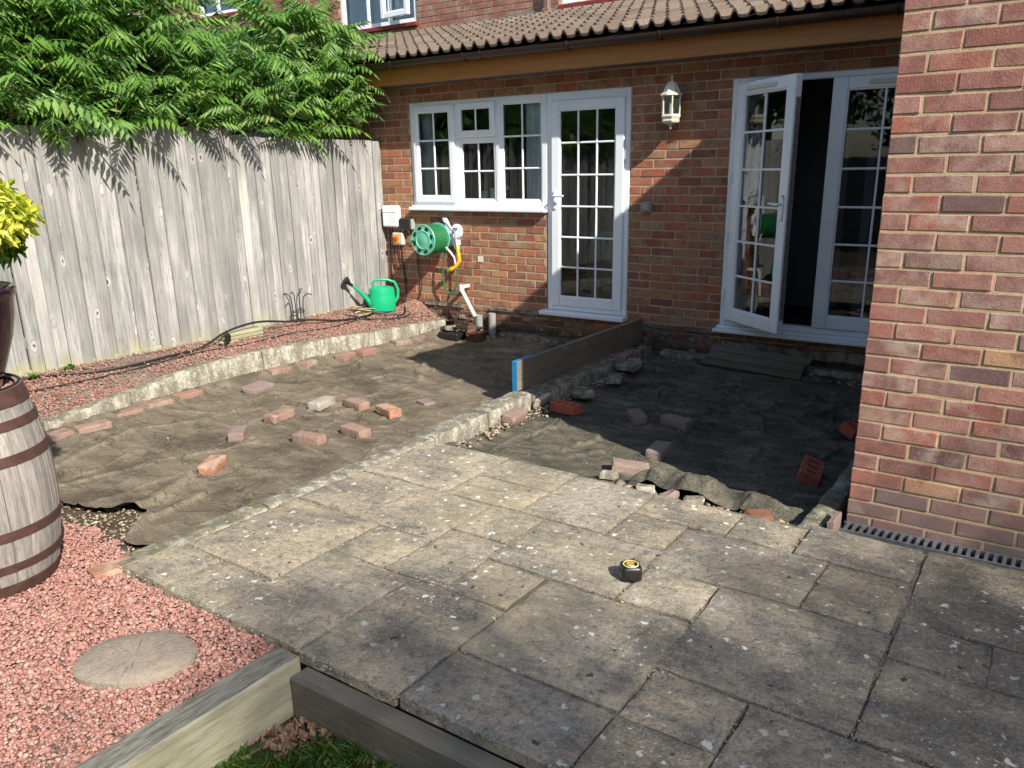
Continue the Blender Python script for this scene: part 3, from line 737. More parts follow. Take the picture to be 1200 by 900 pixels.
curtain(fd, 3.52, 3.60, .22, .25, 2.2, plain('beige_curtain', (.12, .11, .10), .9, .1))
sillw = box_obj('inner_window_board', win, .02, 1.66, .045, .24, 1.235, 1.262, M_white)
def mug(x, y, z, h, r, mat, label, hd=0):
    m = MB(); m.lathe([(0, 0), (r*.9, 0), (r, .008), (r, h), (r-.004, h), (r-.006, .01), (0, .01)], 18)
    o = thing('mug', label, 'mug', (x, y, z)); put('body', m.mesh('body', mat, True), o, (x, y, z))
    m = MB(); m.tube([(r-.003, 0, h*.8), (r+.022, 0, h*.78), (r+.03, 0, h*.5), (r+.018, 0, h*.25), (r-.003, 0, h*.2)], .005, 6)
    q = put('handle', m.mesh('handle', mat, True), o, (x, y, z), rot=(0, 0, hd)); return o
mug(1.005, .085, 1.262, .115, .043, M_ceram, 'tall pale blue jug mug on the sill inside the kitchen window')
mug(.885, .085, 1.262, .085, .040, plain('mint_ceramic', (.48, .60, .58), .3), 'short mint beaker beside the jug mug on the window sill', 2.5)
b = thing('white_bucket', 'white bucket with cloth over its rim inside the back door', 'bucket', (2.42, .42, .236))
m = MB(); m.lathe([(0, 0), (.11, 0), (.135, .26), (.14, .26), (.14, .27), (.13, .27), (.105, .01), (0, .01)], 22); put('pail', m.mesh('pail', M_whited, True), b, (2.42, .42, .236))
m = MB(); m.box(-.06, .07, -.145, -.138, .05, .27, .002); m.box(.03, .12, -.13, -.12, .0, .25, .002); put('cloth', m.mesh('cloth', M_curt), b, (2.42, .42, .236))
b = thing('storage_box', 'pale green box on the floor behind the back door glass', 'box', (2.05, .62, .236))
m = MB(); m.box(-.22, .2, -.12, .12, 0, .72, .01); put('body', m.mesh('body', plain('pale_green_box', (.20, .26, .23), .6)), b, (2.05, .62, .236))
# ------------------------------------------------------------------ brick extension on the right
ext = thing('brick_extension', 'projecting purple red brick corner with cream mortar at the right', 'extension', (5.227, -2.99, 0))
m = MB(); m.box(5.231, 9.5, -2.9865, 2.5, -.35, 3.33); ew = put('extension_wall', m.mesh('extension_wall', M_mortp), ext)
L = []
for k in range(-16, 30):     # joint k at z=.075*(28-k)
    zj = .075*(28-k)
    ph = 5.227-.005 if (k % 2) else 5.227-.005-.1125
    lay(5.2275, 7.2, zj, ph, [], -2.99, L, ymin=.04)
ordk = lambda t: (Vector((t[0], -2.99, t[2]))-CAMP).length + (8 if t[0] > 6.35 or t[2] > 2.4 else 0)
L = [(a+(.0 if b < .2 else 0), b, c) for a, b, c in L]
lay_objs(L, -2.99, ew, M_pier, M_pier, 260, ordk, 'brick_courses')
# side wall of the extension (towards the pit)
m = MB()
for k in range(-4, 44):
    zj = .075*(k); a = -2.925-(0 if k % 2 else .0)
    y = -2.93+(.1125 if k % 2 else .0)
    while y < -.01:
        y1 = min(y+.215, -.012)
        if y1-y > .05: m.box(5.2275, 5.28, y, y1, zj+.005, zj+.07, .003, random.random())
        y += .225
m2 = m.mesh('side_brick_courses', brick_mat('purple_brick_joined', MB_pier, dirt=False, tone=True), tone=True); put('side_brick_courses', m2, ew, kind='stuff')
box_obj('roof_slab', ext, 5.215, 9.6, -3.02, 2.5, 3.33, 3.37, M_lead, .004)
# ================================================================== ground and levels
def ip(x, xs, ys): return np.interp(x, xs, ys)
YS = [-7, -5, -4.2, -3.65, -3.0, -2.4, -1.8, -1.1, -.3, 0]
def strip_x(y): return ip(y, YS, [.55, .50, .455, .36, .27, .26, .31, .38, .44, .45])
def strip_z(y): return ip(y, YS, [-.03, -.02, -.005, .03, .08, .092, .084, .057, .035, .03])
def fence_z(y): return ip(y, [-7, -3.75, -2.3, -1.8, -.55, -.2, 0], [.13, .125, .11, .134, .16, .11, .06])
def bed_z(x, y):
    t = np.clip((x+.45)/(strip_x(y)-.1+.45), 0, 1)
    return fence_z(y)*(1-t)+(strip_z(y)-.018)*t+.012*fbm(x*3, y*3, 5)
gmesh = mesh('ground', [(-40, -45, -.26), (40, -45, -.26), (40, 30, -.26), (-40, 30, -.26)], [(0, 1, 2, 3)], M_soil)
put('ground', gmesh, kind='structure')
def pit_z(x, y): return -.155+.02*fbm(x*1.3, y*1.3, 11)+.012*fbm(x*7, y*7, 12, 4)+.05*np.exp(-((y)/.22)**2)
def f_pit(u, v): X = .2+5.03*u; Y = -5.12+5.12*v; return X, Y, pit_z(X, Y)
put('pit_floor', grid('pit_floor', f_pit, 240, 260, M_soil), kind='structure')
def f_bed(u, v): Y = -6.6+6.6*v; X = -.5+(strip_x(Y)-.02+.5)*u; return X, Y, bed_z(X, Y)-.012
put('gravel_bed_floor', grid('gravel_bed_floor', f_bed, 40, 200, M_bed), kind='structure')
put('neighbour_ground', mesh('neighbour_ground', [(-14, -14, .02), (-.5, -14, .02), (-.5, 2.6, .02), (-14, 2.6, .02)], [(0, 1, 2, 3)], M_soil), kind='structure')
# near gravel floor
def f_ng(u, v): X = .6+3.33*u; Y = -7.4+2.42*v; return X, Y, -.052+.012*fbm(X*2, Y*2, 31)
put('gravel_area_floor', grid('gravel_area_floor', f_ng, 60, 60, M_bed), kind='structure')
# patio base
m = MB(); m.box(2.80, 7.9, -5.105, -3.235, -.24, -.011); m.box(5.19, 7.9, -3.234, -2.985, -.24, -.07); put('patio', m.mesh('patio', M_joint), kind='structure')
patio = bpy.data.objects['patio']
SL_ = [(2.90, 3.475, -3.785, -3.215), (3.475, 3.93, -3.505, -3.225), (3.475, 3.93, -3.785, -3.505), (3.93, 4.39, -3.785, -3.245), (4.39, 4.84, -3.51, -3.255), (4.39, 4.67, -3.79, -3.51),
 (4.84, 5.13, -3.525, -3.25), (4.67, 5.28, -3.95, -3.527), (5.13, 5.59, -3.528, -3.20), (5.28, 5.59, -3.95, -3.53), (4.685, 4.985, -4.25, -3.95), (4.985, 5.60, -4.565, -3.95), (4.08, 4.68, -4.25, -3.79),
 (3.78, 4.08, -4.10, -3.79), (3.20, 3.78, -4.24, -3.79), (2.90, 3.20, -4.23, -3.79), (3.475, 3.78, -4.54, -4.24), (3.78, 4.09, -4.54, -4.10), (2.90, 3.475, -4.85, -4.235), (2.86, 3.16, -5.125, -4.855), (3.16, 3.475, -5.13, -4.855),
 (3.475, 3.94, -5.13, -4.54), (3.94, 4.395, -5.135, -4.54), (4.09, 4.385, -4.54, -4.25), (4.395, 5.0, -4.83, -4.255), (4.40, 5.0, -5.13, -4.835), (5.0, 5.31, -4.84, -4.57), (5.0, 5.31, -5.13, -4.84), (5.31, 5.92, -5.13, -4.57),
 (5.60, 6.25, -3.84, -3.20), (5.60, 5.875, -4.105, -3.84), (5.885, 6.45, -4.105, -3.84), (5.60, 6.22, -4.56, -4.11), (6.22, 6.82, -4.56, -4.11), (6.25, 6.85, -3.84, -3.20), (6.45, 7.05, -4.105, -3.84), (6.85, 7.45, -3.84, -3.20), (5.92, 6.52, -5.13, -4.57), (6.52, 7.12, -5.13, -4.57), (6.82, 7.42, -4.56, -4.11), (7.12, 7.8, -5.13, -4.57), (7.45, 7.85, -3.84, -3.20), (7.05, 7.85, -4.105, -3.84), (7.42, 7.85, -4.56, -4.11)]
def slab(i, x0, x1, y0, y1):
    g_ = .0065; x0 += g_; x1 -= g_; y0 += g_; y1 -= g_; cx, cy = (x0+x1)/2, (y0+y1)/2
    nx = max(10, int((x1-x0)/.02)); ny = max(10, int((y1-y0)/.02))
    u, v = np.meshgrid(np.linspace(0, 1, nx), np.linspace(0, 1, ny))
    X = x0+(x1-x0)*u; Y = y0+(y1-y0)*v
    ex = .006*fbm(Y*9+i, X*0+i*3.1, 3); ey = .006*fbm(X*9+i*2, Y*0+i*1.7, 4)
    X = X+ex*np.where(u < .5, 1, -1)*(np.abs(u-.5)*2)**4; Y = Y+ey*np.where(v < .5, 1, -1)*(np.abs(v-.5)*2)**4
    e = np.minimum(np.minimum(u*(x1-x0), (1-u)*(x1-x0)), np.minimum(v*(y1-y0), (1-v)*(y1-y0)))
    a = rng.uniform(0, 6.28); q = X*math.cos(a)+Y*math.sin(a)
    Z = .0035*fbm(X*6+i*9, Y*6, 8)+.0060*np.tanh(7*fbm(q*4+i, (X-Y)*1.3+i*4, 9))*.5+.0025*np.abs(fbm(q*13+i, (X+Y)*4+i, 19))+rng.uniform(-.0015, .0025)
    Z = Z-.005*np.exp(-(e/.009)**2)
    tx, ty = rng.uniform(-.004, .004, 2); Z = Z+tx*(X-cx)+ty*(Y-cy)
    V = np.stack([(X-cx).ravel(), (Y-cy).ravel(), Z.ravel()], 1); n = len(V)
    ii = (np.arange(nx-1)[None, :]+nx*np.arange(ny-1)[:, None]).ravel(); F = np.stack([ii, ii+1, ii+1+nx, ii+nx], 1)
    edge = list(range(nx))+[nx*j+nx-1 for j in range(1, ny)]+[nx*(ny-1)+k for k in range(nx-2, -1, -1)]+[nx*j for j in range(ny-2, 0, -1)]
    B = V[edge].copy(); B[:, 2] = -.045; V2 = np.vstack([V, B]); k = len(edge)
    F2 = np.array([[edge[j], n+j, n+(j+1) % k, edge[(j+1) % k]] for j in range(k)])
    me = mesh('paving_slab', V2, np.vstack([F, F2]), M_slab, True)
    try: me.set_sharp_from_angle(angle=R(50))
    except Exception: pass
    put('paving_slab', me, patio, (cx, cy, 0))
for i, q in enumerate(SL_): slab(i, *q)
q = np.random.default_rng(44); jx = []; jy = []
for x0, x1, y0, y1 in SL_:
    n_ = int(((x1-x0)+(y1-y0))*70); t_ = q.uniform(0, 1, n_); h_ = q.uniform(0, 1, n_) < (x1-x0)/((x1-x0)+(y1-y0)); jx += list(np.where(h_, x0+(x1-x0)*t_, x0)+q.normal(0, .0025, n_)); jy += list(np.where(h_, y0, y0+(y1-y0)*t_)+q.normal(0, .0025, n_))
JX, JY = np.array(jx), np.array(jy); kk = fbm(JX*2.5, JY*2.5, 41) > -.15; JX, JY = JX[kk], JY[kk]
LATE_JOINTS = (JX, JY)
# ------------------------------------------------------------------ concrete strips
def rough_bar(path, wid, zt, zb, mat, name, parent=None, seed=0, step=.03, amp=.012, **kw):
    """bar following path (x,y); zt function of arclength param index"""
    P = []; 
    for (a, b) in zip(path[:-1], path[1:]):
        n = max(1, int((Vector(b)-Vector(a)).length/step))
        for k in range(n): P.append((a[0]+(b[0]-a[0])*k/n, a[1]+(b[1]-a[1])*k/n))
    P.append(path[-1]); P = np.array(P); T = np.gradient(P, axis=0); T /= np.linalg.norm(T, axis=1)[:, None]; Nn = np.stack([T[:, 1], -T[:, 0]], 1)
    prof = [(-.5, 0, 0), (-.5, .5, 1), (-.46, .97, 1), (-.3, 1, 1), (0, 1, 1), (.3, 1, 1), (.46, .96, 1), (.5, .8, 1), (.5, .4, 1), (.52, 0, 0)]
    V = []; s = np.arange(len(P))*step
    for j, (o_, h_, a_) in enumerate(prof):
        w_ = wid*(1+.0*s); off = o_*w_+amp*fbm(s*7, s*0+j*.9, seed)+.4*amp*fbm(s*30, s*0+j*2.3, seed+1)
        z0 = zb if np.ndim(zb) else np.full(len(P), zb); zz = z0+(zt(P[:, 0], P[:, 1])-z0)*h_+(amp*.6*fbm(s*8, s*0+j*.7, seed+2)+.3*amp*fbm(s*33, s*0+j*3, seed+3))*a_
        V.append(np.stack([P[:, 0]+Nn[:, 0]*off, P[:, 1]+Nn[:, 1]*off, zz], 1))
    V = np.stack(V, 1); n, k = V.shape[:2]; F = []
    for i in range(n-1):
        for j in range(k-1): F.append((i*k+j, i*k+j+1, (i+1)*k+j+1, (i+1)*k+j))
    F.append(tuple(range(k))); F.append(tuple((n-1)*k+j for j in range(k))[::-1])
    me = mesh(name, V.reshape(-1, 3), F, mat, True)
    try: me.set_sharp_from_angle(angle=R(45))
    except Exception: pass
    return put(name, me, parent, **kw)
kerb = thing('concrete_kerb', 'curved strip of yellowed concrete holding back the red chippings beside the fence', 'kerb', (.4, -2, 0))
cuts = [-5.2, -4.35, -4.28, -3.62, -3.0, -2.36, -1.75, -1.12, -.52, -.12]
for a, b in zip(cuts[:-1], cuts[1:]):
    ys = np.linspace(a+.004, b-.004, 12)
    if b-a < .1: 
        continue
    pth = [(float(strip_x(y))-.045+.018, float(y)) for y in ys]
    rough_bar(pth, .095, lambda X, Y: strip_z(Y), -.16, M_strip, 'kerb_block', kerb, seed=int(abs(a)*100), amp=.013)
box_obj('brick', kerb, .36, .47, -4.34, -4.285, -.12, .0, M_loose, .006)
divider = thing('concrete_divider', 'broken concrete dividing strip running from the patio to the back door', 'kerb', (2.8, -2, 0))
rough_bar([(2.83, -5.04), (2.835, -4.4)], .115, lambda X, Y: .004+0*X, -.16, M_found, 'kerb_block', divider, 21, amp=.012)
rough_bar([(2.835, -4.39), (2.84, -3.9)], .115, lambda X, Y: .006+0*X, -.16, M_strip, 'kerb_block', divider, 22, amp=.012)
rough_bar([(2.84, -3.89), (2.835, -3.18)], .125, lambda X, Y: .004+0*X, -.16, M_strip, 'kerb_block', divider, 23, amp=.014)
rough_bar([(2.82, -3.17), (2.80, -2.62)], .16, lambda X, Y: .012+0*X, -.16, M_strip, 'kerb_block', divider, 24, amp=.016)
rough_bar([(2.80, -2.61), (2.79, -2.08)], .155, lambda X, Y: .018+0*X, -.16, M_strip, 'kerb_block', divider, 25, amp=.02)
rough_bar([(2.80, -2.07), (2.81, -1.45)], .17, lambda X, Y: -.002+0*X, -.16, M_found, 'kerb_block', divider, 26, amp=.02)
rough_bar([(2.81, -1.44), (2.79, -.03)], .14, lambda X, Y: -.02+.02*fbm(Y*3, X, 3), -.16, M_found, 'kerb_block', divider, 27, amp=.03)
foot = thing('concrete_footing', 'rough grey concrete footing strip beside the projecting brick corner', 'footing', (5.13, -1.6, 0))
rough_bar([(5.125, -3.24), (5.13, -2.2), (5.14, -.05)], .10, lambda X, Y: -.004+0*X, -.2, M_found, 'footing', foot, 41, amp=.013)
# ------------------------------------------------------------------ membranes
def seg_d(X, Y, a, b):
    ax, ay = a; bx, by = b; dx, dy = bx-ax, by-ay; t = np.clip(((X-ax)*dx+(Y-ay)*dy)/(dx*dx+dy*dy), 0, 1)
    sx, sy = X-(ax+t*dx), Y-(ay+t*dy); side = np.sign(dx*(Y-ay)-dy*(X-ax)); return np.hypot(sx, sy), side
def crease(X, Y, pts, h, w_):
    d = np.full(X.shape, 9.); s = np.zeros(X.shape)
    for a, b in zip(pts[:-1], pts[1:]):
        dd, ss = seg_d(X, Y, a, b); k = dd < d; d = np.where(k, dd, d); s = np.where(k, ss, s)
    return h*np.where(s > 0, np.exp(-(d/w_)**2), np.exp(-(d/(w_*.28))**2))
CL = [([(1.06, -4.49), (.96, -4.28), (.84, -3.9)], .014, .05), ([(1.41, -4.66), (1.47, -4.4), (1.5, -4.2)], .012, .05), ([(2.2, -4.76), (2.08, -4.65), (2.06, -4.47), (1.91, -4.17)], .03, .07), ([(2.2, -4.9), (2.25, -4.6), (2.2, -4.3)], .02, .05)]
CR = [([(2.95, -.96), (3.12, -.4)], .02, .06), ([(4.45, -.8), (4.2, -1.3), (3.99, -1.6)], .028, .07), ([(4.05, -2.26), (3.95, -1.6)], .016, .05), ([(4.5, -.7), (4.55, -1.4), (4.3, -2.0)], .02, .06), ([(3.5, -1.2), (3.9, -1.1), (4.1, -.9)], .012, .05)]
r9 = random.Random(5)
for i in range(26):
    x, y = r9.uniform(.6, 2.4), r9.uniform(-3.6, -.4); a = r9.uniform(-.7, .5)+(-.9 if y > -1.8 else .9); l_ = r9.uniform(.25, .8)
    CL.append(([(x, y), (x+l_*math.cos(a)*.5, y+l_*math.sin(a)*.5), (x+l_*math.cos(a+.25), y+l_*math.sin(a+.25))], r9.uniform(.006, .015)*(1.6 if y > -1.6 else 1), r9.uniform(.03, .06)))
for i in range(46):
    x, y = r9.uniform(3.05, 4.9), r9.uniform(-2.95, -.3); a = r9.uniform(-.5, 1.4); l_ = r9.uniform(.2, .7)
    CR.append(([(x, y), (x+l_*math.cos(a)*.5, y+l_*math.sin(a)*.5), (x+l_*math.cos(a+.35), y+l_*math.sin(a+.35))], r9.uniform(.008, .022), r9.uniform(.03, .07)))
def memz(X, Y, C, seed):
    Z = -.124+.016*fbm(X*1.1, Y*1.1, seed)+.004*np.abs(fbm(X*4+Y*1.5, Y*4-X, seed+3))+.0018*fbm(X*16, Y*16, seed+5)
    rd = 1-np.abs(fbm(X*1.7+.6*Y, Y*1.4-.5*X, seed+9, 3)); Z = Z+.015*np.clip(rd, 0, 1)**34
    rd = 1-np.abs(fbm(X*3.3-.8*Y, Y*3+.5*X, seed+19, 3)); Z = Z+.007*np.clip(rd, 0, 1)**30
    for c in C: Z = Z+crease(X, Y, *c)
    if seed == 91: rd = 1-np.abs(fbm(X*2.3+Y*.5, Y*2.6+X*.9, seed+29, 2)); Z = Z+.014*np.clip(rd, 0, 1)**26
    return Z+.05*np.exp(-((Y+.05)/.25)**2)
def f_ml(u, v):
    X0 = .30+.0*u; 
    yn = -4.72+.10*fbm(u*6, u*0+1.3, 61)-.12*np.exp(-((u-.86)/.07)**2)+.12*np.exp(-((u-.72)/.05)**2)
    Y = yn+(-.16+.05*fbm(u*5, u*0, 63)-yn)*v; xl = strip_x(Y)+.03+.02*fbm(Y*4, Y*0, 62); xr = 2.765+.0*Y; X = xl+(xr-xl)*u
    Z = memz(X, Y, CL, 71); d = Y-yn
    Z = Z+.03*np.exp(-(d/.05)**2)*(.6+.8*fbm(u*9, u*0, 66))
    Z = Z+.02*np.exp(-((2.765-X)/.04)**2)+.052*np.exp(-((X-xl)/.13)**2)
    return X, Y, Z
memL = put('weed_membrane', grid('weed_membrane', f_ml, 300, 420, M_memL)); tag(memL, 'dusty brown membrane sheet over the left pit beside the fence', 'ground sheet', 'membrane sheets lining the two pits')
def f_mr(u, v):
    yn = np.where(u < .56, -3.19, -3.19+.10*np.clip((u-.56)/.05, 0, 1))+.03*fbm(u*9, u*0+.3, 81)
    Y = yn+(-.10+.04*fbm(u*5, u*0, 83)-yn)*v; xl = 2.90+.03*fbm(Y*5, Y*0, 82); xr = 5.09; X = xl+(xr-xl)*u
    Z = memz(X, Y, CR, 91); d = Y-yn
    flap = np.clip((X-4.1)/.15, 0, 1)*np.clip((5.05-X)/.25, 0, 1)
    Z = Z+(.100*flap+.03)*np.exp(-((d-.10)/.14)**2)*(1+.6*fbm(X*5, Y*2, 84))+.020*flap*np.sin(X*19+Y*5)*np.exp(-(d/.2)**2)+.02*np.abs(fbm(X*7, Y*5, 85))*np.exp(-(d/.25)**2)
    Z = Z+.03*np.exp(-((X-xl)/.05)**2)
    return X, Y, Z
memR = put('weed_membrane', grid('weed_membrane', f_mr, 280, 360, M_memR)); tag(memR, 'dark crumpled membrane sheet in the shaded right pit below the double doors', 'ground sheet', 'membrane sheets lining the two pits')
def mz(x, y, right): 
    return float(memz(np.array([x]), np.array([y]), CR if right else CL, 91 if right else 71)[0])
# ------------------------------------------------------------------ stones
def _stones(n, xs, ys, zs, size, mat, name, seed=1, flat=.6, **kw):
    r_ = np.random.default_rng(seed)
    ico = np.array([(0, 0, -1), (.72, -.53, -.45), (-.28, -.85, -.45), (-.89, 0, -.45), (-.28, .85, -.45), (.72, .53, -.45), (.28, -.85, .45), (-.72, -.53, .45), (-.72, .53, .45), (.28, .85, .45), (.89, 0, .45), (0, 0, 1)])
    fi = np.array([(0, 2, 1), (0, 3, 2), (0, 4, 3), (0, 5, 4), (0, 1, 5), (1, 2, 6), (2, 3, 7), (3, 4, 8), (4, 5, 9), (5, 1, 10), (1, 6, 10), (2, 7, 6), (3, 8, 7), (4, 9, 8), (5, 10, 9), (6, 7, 11), (7, 8, 11), (8, 9, 11), (9, 10, 11), (10, 6, 11)])
    T = []
    for k in range(12):
        p = ico*(1+r_.uniform(-.34, .30, (12, 1))); 
        nrm = r_.normal(size=3); nrm /= np.linalg.norm(nrm); d = p@nrm; p = p-np.outer(np.clip(d-.45, 0, 1), nrm); T.append(p)
    T = np.array(T); k = r_.integers(0, 12, n); s = size*r_.lognormal(0, .28, n)
    q = r_.normal(size=(n, 4)); q /= np.linalg.norm(q, axis=1)[:, None]; a, b, c, d = q.T
    Rm = np.stack([1-2*(c*c+d*d), 2*(b*c-a*d), 2*(b*d+a*c), 2*(b*c+a*d), 1-2*(b*b+d*d), 2*(c*d-a*b), 2*(b*d-a*c), 2*(c*d+a*b), 1-2*(b*b+c*c)], 1).reshape(n, 3, 3)
    asp = r_.uniform(.6, 1.25, (n, 1, 3)); V = np.einsum('nij,nkj->nki', Rm, T[k]*asp)*s[:, None, None]; V[:, :, 2] *= flat
    V += np.stack([xs, ys, zs], 1)[:, None, :]
    F = (fi[None]+12*np.arange(n)[:, None, None]).reshape(-1, 3); tone = np.repeat(r_.uniform(0, 1, n), 20)
    me = mesh(name, V.reshape(-1, 3), F, mat, False, tone); return put(name, me, kind='stuff', **kw)
_stones(len(JX), JX, JY, -.006+.004*rng.uniform(-1, 1, len(JX)), .0034, M_debris, 'joint_grit', 45, .7, label='grit and crumbled mortar lodged in the joints of the patio', category='grit')
# near gravel
r_ = np.random.default_rng(3); n = 52000; X = r_.uniform(1.7, 3.90, n); Y = r_.uniform(-6.5, -4.93, n)
edge = np.where(X > 2.86, -5.105-.02*(X-2.86), -4.985-.1*fbm(X*5, X*0, 3)-.04*(X-2.2)); k = (Y < edge+.012*fbm(X*20, X*0, 6)) & (Y > -6.9+.0*X)
k &= ~((X < 2.0) & (Y < -6.2)); X, Y = X[k], Y[k]
Z = -.040+.010*fbm(X*2, Y*2, 31)+r_.uniform(-.008, .010, len(X))
_stones(len(X), X, Y, Z, .0072, M_gravel, 'red_gravel', 3, .75, label='red granite chippings around the barrel', category='gravel')
n = 26000; Y = r_.uniform(-5.0, -.03, n); X = -.44+(strip_x(Y)-.06+.44)*r_.uniform(0, 1, n)
k = fbm(X*2.2, Y*1.6, 77)+.35*r_.uniform(-1, 1, n) > -.16; X, Y = X[k], Y[k]
_stones(len(X), X, Y, bed_z(X, Y)+r_.uniform(-.010, .006, len(X)), .0088, M_grbed, 'red_chippings', 8, .7, label='mixed red and grey chippings in the bed along the fence', category='gravel')
# heap of chippings against the wall by the watering can
n = 2600; X = r_.normal(-.02, .14, n); Y = -.03-np.abs(r_.normal(0, .16, n)); zz = .16*np.exp(-((X+.02)/.2)**2-((Y)/.22)**2)
_stones(n, X, Y, np.maximum(bed_z(X, Y)+zz*.9, .0)+r_.uniform(-.01, .006, n), .0088, M_grbed, 'heaped_chippings', 9, .7, label='chippings heaped in the corner under the hose reel', category='gravel')
put('chippings_heap_base', grid('chippings_heap_base', lambda u, v: (-.44+.86*u, -.5+.5*v, bed_z(-.44+.86*u, -.5+.5*v)-.02+.15*np.exp(-((-.44+.86*u+.02)/.2)**2-((-.5+.5*v)/.22)**2)*np.clip(1-(-.44+.86*u)/.45, 0, 1)), 40, 30, M_bed), kind='structure')
# debris bands
def band(n, x0, x1, y0, y1, zf, size, name, seed, label, mat=M_debris):
    q = np.random.default_rng(seed); X = q.uniform(x0, x1, n); Y = q.uniform(y0, y1, n); _stones(n, X, Y, zf(X, Y)+q.uniform(-.004, .006, n), size, mat, name, seed, .6, label=label, category='rubble')
band(1500, 1.0, 2.75, -5.06, -4.6, lambda X, Y: pit_z(X, Y)+.008, .0075, 'pit_debris', 12, 'chips and debris on bare soil beside the barrel')
band(600, 4.05, 5.08, -3.24, -3.06, lambda X, Y: -.10+.05*fbm(X*5, Y*5, 3)+.05*(Y < -3.14), .013, 'patio_edge_rubble', 13, 'crumbled mortar along the broken far edge of the patio')
band(420, .5, 2.7, -.28, -.01, lambda X, Y: pit_z(X, Y)+.035, .013, 'wall_foot_rubble', 14, 'rubble at the foot of the wall below the kitchen window')
band(520, 2.9, 5.1, -.26, -.01, lambda X, Y: pit_z(X, Y)+.035, .013, 'wall_foot_rubble', 15, 'rubble at the foot of the wall below the double doors')
band(260, .35, 2.7, -4.4, -.4, lambda X, Y: memz(X, Y, CL, 71)+.001, .0045, 'membrane_litter', 16, 'tiny pale bits scattered on the dusty membrane')
band(220, 3.0, 5.0, -2.9, -.3, lambda X, Y: memz(X, Y, CR, 91)+.001, .0045, 'membrane_litter', 17, 'tiny pale bits scattered on the dark membrane')
q = np.random.default_rng(5); n = 420; Y = q.uniform(-3.15, -.4, n); X = 2.92+np.abs(q.normal(0, .035, n)); _stones(n, X, Y, -.10+q.uniform(-.02, .03, n), .012, M_debris, 'divider_rubble', 18, .6, label='crumbs of concrete beside the dividing strip', category='rubble')
# lawn
n = 26000; X = r_.uniform(3.98, 5.3, n); Y = r_.uniform(-6.2, -5.20, n); hh = r_.uniform(.02, .055, n)*(.6+.5*vn(X*6, Y*6, 2)); a = r_.uniform(0, 6.28, n); ln = r_.normal(0, .018, (n, 2))
k = (np.hypot(X-4.03, (Y+5.26)*1.0) > .10+.08*r_.uniform(0, 1, n)); X, Y, hh, a, ln = X[k], Y[k], hh[k], a[k], ln[k]; n = len(X)
zb = np.full(n, -.205); wv = .0022; P0 = np.stack([X-wv*np.cos(a), Y-wv*np.sin(a), zb], 1); P1 = np.stack([X+wv*np.cos(a), Y+wv*np.sin(a), zb], 1)
P2 = np.stack([X+ln[:, 0]*.5+wv*.7*np.cos(a), Y+ln[:, 1]*.5+wv*.7*np.sin(a), zb+hh*.6], 1); P3 = np.stack([X+ln[:, 0]*1.4, Y+ln[:, 1]*1.4, zb+hh], 1)
V = np.stack([P0, P1, P2, P3], 1).reshape(-1, 3); F = (np.array([[0, 1, 2], [0, 2, 3]])[None]+4*np.arange(n)[:, None, None]).reshape(-1, 3)
put('lawn_grass', mesh('lawn_grass', V, F, M_grass, False, np.repeat(r_.uniform(0, 1, n), 2)), kind='stuff', label='green grass in the sunken corner of the lawn', category='grass')
put('lawn_soil', mesh('lawn_soil', [(3.97, -9, -.207), (9, -9, -.207), (9, -5.14, -.207), (3.97, -5.14, -.207)], [(0, 1, 2, 3)], M_soil), kind='structure')
def leaf_litter(n, cx, cy, sx, sy, z, size, name, seed, label):
    q = np.random.default_rng(seed); V = []; F = []; T = []
    for i in range(n):
        x, y = q.normal(cx, sx), q.normal(cy, sy); s = size*q.uniform(.5, 1.3); e = Matrix.Rotation(q.uniform(0, 6.28), 3, 'Z') @ Matrix.Rotation(q.normal(0, .5), 3, 'X') @ Matrix.Rotation(q.normal(0, .5), 3, 'Y')
        b = len(V)
        for p in ((-1, 0, .12), (-.3, .45, .0), (.5, .4, .1), (1, 0, .2), (.4, -.45, .02), (-.4, -.4, .1), (0, 0, -.12)): V.append(tuple(e @ (Vector(p)*s)+Vector((x, y, z+q.uniform(0, .02)))))
        for k in range(6): F.append((b+6, b+k, b+(k+1) % 6)); T.append(q.uniform())
    put(name, mesh(name, V, F, M_litter, False, T), kind='stuff', label=label, category='leaf litter')
leaf_litter(130, 4.06, -5.27, .05, .06, -.20, .020, 'dead_leaves', 4, 'dry brown leaves gathered in the corner of the lawn')
leaf_litter(60, 4.3, -5.22, .16, .02, -.20, .012, 'dead_leaves', 5, 'dry leaf scraps along the patio sleeper')
leaf_litter(160, -.30, -3.6, .08, .35, .115, .014, 'dead_leaves', 6, 'dry leaf scraps at the foot of the fence')
# sleepers
sl1 = thing('timber_sleeper', 'weathered sleeper between the red gravel and the sunken lawn', 'sleeper', (3.92, -6, -.1), group='timber sleepers edging the lawn')
box_obj('beam', sl1, 3.868, 3.985, -7.4, -5.148, -.205, .002, M_sleep, .007)
sl2 = thing('timber_sleeper', 'weathered sleeper under the near edge of the patio slabs', 'sleeper', (5.2, -5.17, -.1), group='timber sleepers edging the lawn')
box_obj('beam', sl2, 3.99, 7.6, -5.205, -5.128, -.205, -.046, M_sleepx, .006)
